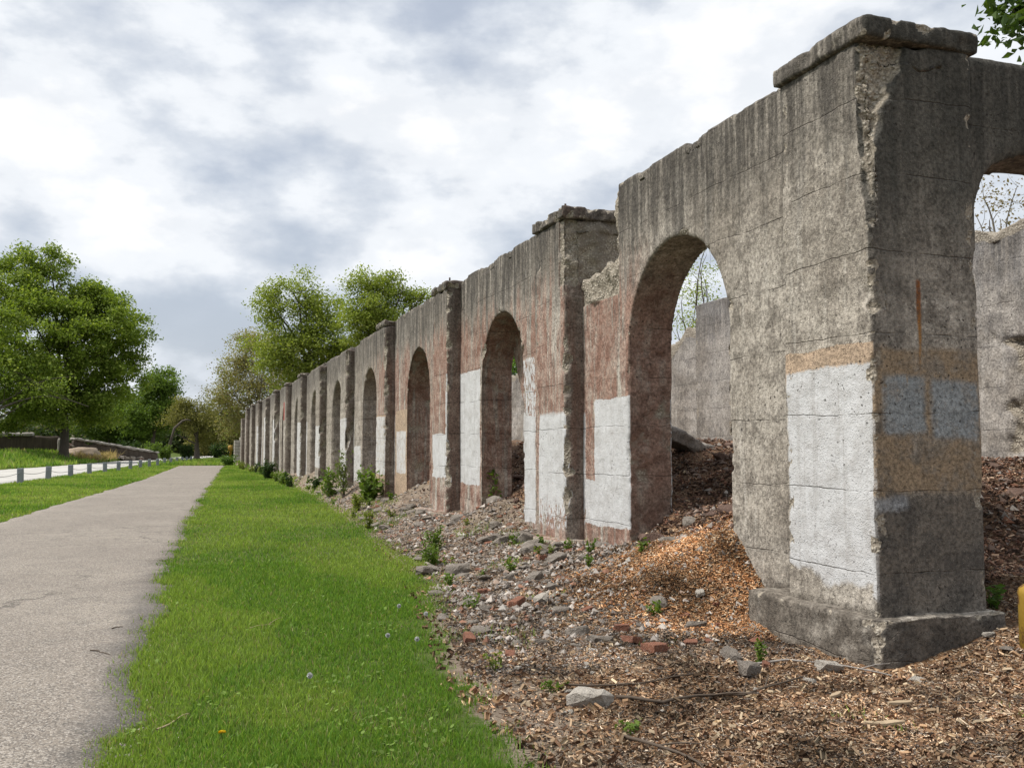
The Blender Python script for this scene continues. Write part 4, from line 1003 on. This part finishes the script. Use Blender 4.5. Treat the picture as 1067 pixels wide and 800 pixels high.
def qmat(name, c, r=.8, em=None): q = N(name); return q.out(q.mix(q.noise(q.pos(), 40), c, tuple(v*.75 for v in c)), r)
M_PUFF = qmat('seed_fluff', (.72, .72, .70)); M_STALK = qmat('stalk', (.12, .17, .05)); M_PETAL = qmat('petal', (.75, .50, .01))
def dandelion(x_, y_, hgt, label, yellow=False):
    z_ = float(h(x_, y_)); t = empty('dandelion', (x_, y_, z_)); tag(t, label, 'flower')
    V, F = tube([(x_, y_, z_), (x_+.005, y_, z_+hgt*.5), (x_+.012, y_, z_+hgt)], [.0025, .002, .002], 5); put(npmesh('stalk', V, F, M_STALK), 'stalk', t)
    rn = np.random.default_rng(int(x_*100)+9); n = 160; v = rn.normal(0, 1, (n, 3)); v /= np.linalg.norm(v, axis=1)[:, None]
    if yellow: v[:, 2] = np.abs(v[:, 2])*.3
    c = np.array([x_+.012, y_, z_+hgt]); r = .019 if not yellow else .020
    w = np.cross(v, rn.normal(0, 1, (n, 3))); w /= np.linalg.norm(w, axis=1)[:, None]
    V = np.stack([c+v*.002, c+v*r+w*.005, c+v*r*1.08, c+v*r-w*.005], 1).reshape(-1, 3)
    put(npmesh('seed_head' if not yellow else 'petals', V, np.arange(n*4).reshape(-1, 4), M_PETAL if yellow else M_PUFF), 'seed_head' if not yellow else 'petals', t)
dandelion(.84, 6.63, .09, 'white dandelion clock alone in the middle of the lawn')
dandelion(2.02, 9.25, .09, 'white dandelion clock farthest back by the lawn edge')
dandelion(2.13, 8.62, .11, 'white dandelion clock nearest the pale edge stone')
dandelion(1.82, 7.66, .08, 'white dandelion clock in front of the others by the lawn edge')
dandelion(1.66, 8.04, .05, 'low white dandelion clock left of the group by the lawn edge')
dandelion(.24, 5.66, .04, 'yellow dandelion flower close to the path edge', True)
M_TWIG = qmat('dead_wood', (.10, .075, .055)); M_DRY = qmat('dry_wood', (.42, .32, .21))
def twig(name, pts, r, label, m=M_TWIG, forks=2, sd=1):
    rnd = random.Random(sd); P_ = []
    for i, (a, b) in enumerate(pts): P_.append(Vector((a, b, hz(a, b)+r+.012)))
    full = []
    for a, b in zip(P_, P_[1:]): full += [a.lerp(b, t)+Vector((rnd.gauss(0, .006), rnd.gauss(0, .006), rnd.uniform(0, .008))) for t in (0, .33, .66)]
    full.append(P_[-1]); n = len(full); tb = [tube(full, [r*(1-.6*i/n) for i in range(n)], 6)]
    for f in range(forks):
        i = rnd.randint(2, n-2); a = full[i]; d = (full[min(i+1, n-1)]-a).normalized(); e = a+Vector((d.x*.2-d.y*.12*(-1)**f, d.y*.2+d.x*.12*(-1)**f, .03)); tb.append(tube([a, a.lerp(e, .5)+Vector((0, 0, .01)), e], [r*.5, r*.4, r*.2], 5))
    V, F, _ = cat([(v, f_, np.zeros((len(v), 3))) for v, f_ in tb]); tag(obj(name, npmesh(name, V, F, m, smooth=True)), label, 'stick')
twig('branch', [(2.64, 5.67), (2.9, 5.5), (3.2, 5.6), (3.5, 5.53), (4.17, 5.78)], .013, 'long dark fallen branch lying across the mulch before the plinth', forks=4, sd=2)
twig('branch', [(2.5, 6.1), (2.9, 5.95), (3.4, 6.0)], .009, 'thin dark branch left of the long one behind the foreground rock', forks=2, sd=3)
twig('stick', [(4.0, 6.28), (4.3, 6.2), (4.6, 5.95), (4.86, 5.68)], .010, 'bent grey stick leaning beside the corner plinth', qmat('grey_stick', (.32, .29, .26)), 1, 4)
twig('stick', [(-.63, 8.35), (-.55, 8.26), (-.48, 8.15)], .006, 'short dark twig lying on the path, nearer one', forks=0, sd=5)
twig('stick', [(-.54, 9.3), (-.50, 9.35), (-.45, 9.37)], .006, 'tiny dark twig at the path edge farther away', forks=0, sd=6)
twig('stick', [(-.09, 5.89), (.0, 6.05), (.08, 6.2)], .006, 'dry pale stick in the lawn near the path', M_DRY, 0, 7)
twig('stick', [(.6, 8.9), (.7, 9.02), (.83, 9.07)], .006, 'dry curved stick farther out in the lawn', M_DRY, 1, 8)
twig('stick', [(2.34, 4.95), (2.5, 4.6), (2.55, 4.4)], .012, 'crooked dark stick at the bottom of the mulch', forks=2, sd=9)
def splinter(x_, y_, L, w, rz, label, sd):
    bm = bmbox(-L/2, L/2, -w/2, w/2, -.006, .008); bmesh.ops.subdivide_edges(bm, edges=bm.edges, cuts=5, use_grid_fill=True)
    for v in bm.verts:
        t = abs(v.co.x)/(L/2); v.co.y *= 1-.7*t**2+.25*mn.noise(v.co*30+Vector((sd, 0, 0))); v.co.z += .02*mn.noise(Vector((v.co.x*6, sd, 0)))
    o = obj('wood_splinter', bm_mesh('wood_splinter', bm, M_DRY), loc=(x_, y_, hz(x_, y_)+.03)); o.rotation_euler = (.1, .03, rz); tag(o, label, 'wood piece')
splinter(3.85, 4.62, .24, .045, -.25, 'long pale split wood piece on the foreground mulch', 1)
splinter(4.25, 4.95, .20, .04, .1, 'pale wood piece right of and behind the long one', 2)
splinter(4.0, 5.25, .16, .03, .5, 'short tan wood sliver midway to the plinth', 3)

# ------------------------------------------------------------------ ruin beyond the road
q = N('dark_boards'); P = q.pos()
M_DARK = q.out(q.mix(q.noise(q.scale(P, 3, 3, .3), 1.5, 5), (.030, .022, .018), (.12, .095, .075)), .95)
M_SLAB = qmat('pale_concrete', (.34, .31, .28), .9)
fw = empty('foundation_wall', (-18.5, 136, .9)); tag(fw, 'dark stained foundation wall with a pale coping under the large tree', 'wall')
bm = bmbox(-34, -14.7, 135.6, 136.4, -.2, 3.3); put(solid('wall_face', bm, .25, lambda p, n: (n*fr(p, .5, 4)*.12, .0), M_DARK), 'wall_face', fw)
bm = bmbox(-34, -17.8, 135.3, 136.6, 3.3, 3.75); put(solid('coping', bm, .15, lambda p, n: (n*fr(p, .6, 4)*.18, .3), M_SLAB), 'coping', fw)
bm = bmbox(-14.9, -14.4, 135.2, 136.5, .5, 3.0); put(solid('end_post', bm, .15, lambda p, n: (n*fr(p, .8, 4)*.08, .2), M_SLAB), 'end_post', fw)
lw = empty('broken_wall', (-8, 143, .8)); tag(lw, 'low broken dark wall tapering away to the right with pale slabs on top', 'wall')
bm = extrude([(0, 0), (10.2, 0), (10.2, 1.0), (8, 1.5), (7.8, 1.3), (6, 1.7), (4.4, 1.9), (4.2, 2.3), (2.5, 2.45), (2.2, 2.2), (1.2, 2.3), (1.0, 2.75), (0, 2.8)], lambda s, z: (-13.2+s, 138+s*1.1, z), lambda s, z: (-13.6+s, 138.6+s*1.1, z))
put(solid('wall_face', bm, .15, lambda p, n: (n*fr(p, .7, 4)*.15, 0.), M_DARK), 'wall_face', lw)
bm = extrude([(0, 2.8), (2.5, 2.4), (6, 1.72), (10.2, 1.0), (10.2, 1.25), (6, 2.05), (2.5, 2.7), (0, 3.05)], lambda s, z: (-13.1+s, 137.7+s*1.1, z), lambda s, z: (-13.8+s, 138.8+s*1.1, z))
put(solid('coping', bm, .12, lambda p, n: (n*fr(p, 1.1, 4)*.16, .3), M_SLAB), 'coping', lw)
rr = random.Random(12)
for i in range(40):
    t = rr.random()**1.3; x_ = -14+9*t+rr.uniform(-.4, .4); y_ = 136.5+10*t-rr.uniform(.3, 1.2)
    o = bpy.data.objects.new('slab_fragment', greys[i % 7] if i % 3 else browns[i % 4]); link(o); s_ = rr.uniform(.7, 1.9)
    o.location = (x_, y_, float(h(x_, y_))+.2+1.2*(1-t)*rr.random()); o.scale = (s_, s_*.7, s_*.6); o.rotation_euler = (rr.uniform(-.5, .5), rr.uniform(-.5, .5), rr.uniform(0, 6))
    tag(o, 'grey slab fragment heaped against the low broken wall beyond the road', 'rubble', 'slab fragments by the broken wall')
# pale earth mound and worn trail on the bank
def patch(name, pts, zf, mat, label=None, cat_=None, kind='structure'):
    bm = bmesh.new(); vs = [bm.verts.new((a, b, 0)) for a, b in pts]; f = bm.faces.new(vs); r = bmesh.ops.triangulate(bm, faces=[f]); bmesh.ops.subdivide_edges(bm, edges=bm.edges, cuts=9, use_grid_fill=True)
    for v in bm.verts: v.co.z = zf(v.co.x, v.co.y)
    o = obj(name, bm_mesh(name, bm, mat, True)); tag(o, label, cat_, kind=kind)
M_EARTH = qmat('pale_earth', (.42, .33, .25), .95)
patch('dirt_trail', [(-11.4, 129), (-10.2, 129), (-8.0, 141), (-5.2, 148), (-6.2, 149), (-9.2, 142)], lambda a, b: float(h(a, b))+.14, M_EARTH)
bm = bmesh.new(); bmesh.ops.create_icosphere(bm, subdivisions=4, radius=1)
for v in bm.verts: v.co *= 1+.18*mn.fractal(v.co*1.6, 1., 2., 4)
o = obj('dirt_mound', bm_mesh('dirt_mound', bm, M_EARTH, True), loc=(-11.6, 131.5, .9)); o.scale = (2.3, 1.8, .95); tag(o, kind='structure')
def straw_col(x_, y_, p, n): return np.array([.42, .33, .19])*(.7+.5*RNG.random((n, 1)))
V, F, C_ = blades(9000, lambda n: RNG.uniform(128, 165, n), lambda y_: np.interp(y_, *RF)-3.2, lambda y_: np.interp(y_, *RF)-.3, .25, .6, .005, straw_col)
tag(obj('dry_grass', npmesh('dry_grass', V, F, M_LEAF, col=C_)), 'strip of dry straw coloured grass along the far side of the road', 'grass', kind='stuff')
for i, (x_, y_, r_, h_, cc) in enumerate(((-4.4, 158, 1.6, 2.4, BR), (-2.4, 160, 1.3, 2.0, BR), (-7.5, 160, 1.8, 2.6, DK), (6.4, 190, 2.0, 2.6, DK), (1.0, 172, 1.6, 2.2, DK))):
    bush('roadside_bush', x_, y_, r_, h_, 1400, .34, cc, ('bright green bush below the arching trunk', 'rounded bright bush right of the brightest one under the arching trunk', 'dark bush behind the low broken wall', 'dark bush at the far end of the road', 'dark bush between the olive tree and the road')[i], sd=300+i, stems=26)
bush('verge_bush', 4.3, 95, .9, .9, 700, .2, [(.04,.09,.012),(.09,.16,.02)], 'low green shrub by the far end of the path', sd=320, stems=16)
# coursed stone pier at the end
M_STN = stone_mat('coursed_stone', (.42, .39, .33), (.30, .28, .24), (.52, .49, .43))
sp = empty('stone_pier', (5.9, 105, 0)); tag(sp, 'coursed pale stone pier standing just beyond the end of the arcade', 'pier')
rr = random.Random(3); top_ = 0
V = []; bm = bmesh.new()
for c_ in range(9):
    hh = .32; x0_ = 5.3+.02*rr.random(); w_ = 0
    while w_ < 1.6:
        L_ = rr.uniform(.35, .7); zt_ = c_*hh
        if zt_ < 2.55 or w_ > .5:
            m_ = bmbox(x0_+w_, x0_+w_+L_-.03, 104.3+rr.uniform(0, .05), 105.6, zt_, zt_+hh-.03); me_ = bpy.data.meshes.new('x'); m_.to_mesh(me_); bm.from_mesh(me_); m_.free()
        w_ += L_
bmesh.ops.bevel(bm, geom=list(bm.edges), offset=.02, segments=1, affect='EDGES')
put(bm_mesh('stone_courses', bm, M_STN), 'stone_courses', sp)
put(bm_mesh('mortar_core', bmbox(5.35, 6.85, 104.4, 105.5, -.1, 2.5), M_DARK), 'mortar_core', sp)
ym = obj('marker_post', lathe([(.12, 0), (.12, 1.2), (.24, 1.25), (.27, 1.5), (.24, 1.75), (.0005, 1.8)], 16, M_YEL, 'marker_post'), loc=(5.0, 106, .25)); tag(ym, 'small yellow marker post beside the stone pier at the road end', 'post')


# ------------------------------------------------------------------ sky, sun, camera
SUN_EL, SUN_AZ = 56, 282      # azimuth: clockwise from +Y
w = bpy.data.worlds.new('World'); sc.world = w; w.use_nodes = True
q = N(w, world=True)
sky = q.n('ShaderNodeTexSky'); sky.sky_type = 'NISHITA'; sky.sun_disc = False
sky.sun_elevation = R_(SUN_EL); sky.sun_rotation = R_(SUN_AZ); sky.air_density = 1.2; sky.dust_density = 2.0
D = q.n('ShaderNodeTexCoord').outputs['Generated']
dx, dy, dz = q.sep(D)
pl = q.n('ShaderNodeVectorMath', {0: q.scale(D, 1, 1, 1.9), 1: (3.1, .6, 1.9)}, operation='ADD').outputs[0]
n1 = q.noise(pl, 3.4, 8, .52, .0); n2 = q.noise(pl, 10, 6, .55, .0)
dens = q.add(q.mul(n1, .72), q.mul(n2, .28))
# broad banks of brighter and greyer cloud, each at its own bearing and height
for (vx, vy, vz, rad, amt) in ((-.029, .981, .191, .13, .085), (.221, .956, .195, .09, .06), (.124, .964, .234, .10, .04), (.035, .993, .113, .10, -.055), (.004, .963, .271, .10, -.045), (.33, .87, .34, .16, .045), (-.05, .93, .37, .14, .03), (.46, .827, .30, .12, -.045), (.19, .934, .29, .11, .0), (.586, .707, .45, .22, .06), (-.2, .93, .40, .25, .03), (.0, .997, .05, .08, -.04)):
    dist = q.n('ShaderNodeVectorMath', {0: q.scale(D, 1, 1, 1.5), 1: (vx, vy, vz*1.5)}, operation='DISTANCE').outputs['Value']
    dens = q.add(dens, q.ss(dist, rad, 0, 0, amt))
cl = q.mix(q.ss(dens, .38, .49), (.55, .60, .69), (.70, .745, .81))
cl = q.mix(q.ss(dens, .475, .53), cl, (.85, .88, .92))
cl = q.mix(q.ss(dens, .54, .60), cl, (.94, .95, .965))
cl = q.mix(1.0, cl, q.mix(q.ss(n2, .35, .65), (.95, .955, .965), (1.03, 1.03, 1.03)), 'MULTIPLY')
cover = q.ss(dens, .40, .50)
b1 = q.n('ShaderNodeBackground', {'Color': sky.outputs[0], 'Strength': .12})
b2 = q.n('ShaderNodeBackground', {'Color': cl, 'Strength': 1.06})
mxs = q.n('ShaderNodeMixShader', {0: q.add(.80, q.mul(cover, .20)), 1: b1.outputs[0], 2: b2.outputs[0]})
q.set(q.n('ShaderNodeOutputWorld').inputs[0], mxs.outputs[0])
su = bpy.data.lights.new('sun', 'SUN'); su.energy = 4.8; su.angle = R_(9); su.color = (1, .96, .90)
so = bpy.data.objects.new('sun', su); COL.objects.link(so); so.location = (0, 0, 30)
az = R_(SUN_AZ); el = R_(SUN_EL)
sd_ = Vector((math.sin(az)*math.cos(el), math.cos(az)*math.cos(el), math.sin(el)))
so.rotation_euler = sd_.to_track_quat('Z', 'Y').to_euler()
cam = bpy.data.cameras.new('camera'); co = bpy.data.objects.new('camera', cam); COL.objects.link(co)
co.location = (0, 0, 1.6); co.rotation_euler = (R_(90)+math.atan(.068), 0, -.33184)
cam.sensor_width = 36; cam.lens = 36*1000/1067; cam.clip_end = 4000; cam.clip_start = .05
sc.camera = co
sc.cycles.max_bounces = 4; sc.cycles.diffuse_bounces = 2; sc.cycles.glossy_bounces = 1; sc.cycles.transmission_bounces = 2
sc.view_settings.view_transform = 'Standard'; sc.view_settings.look = 'None'; sc.view_settings.exposure = 0
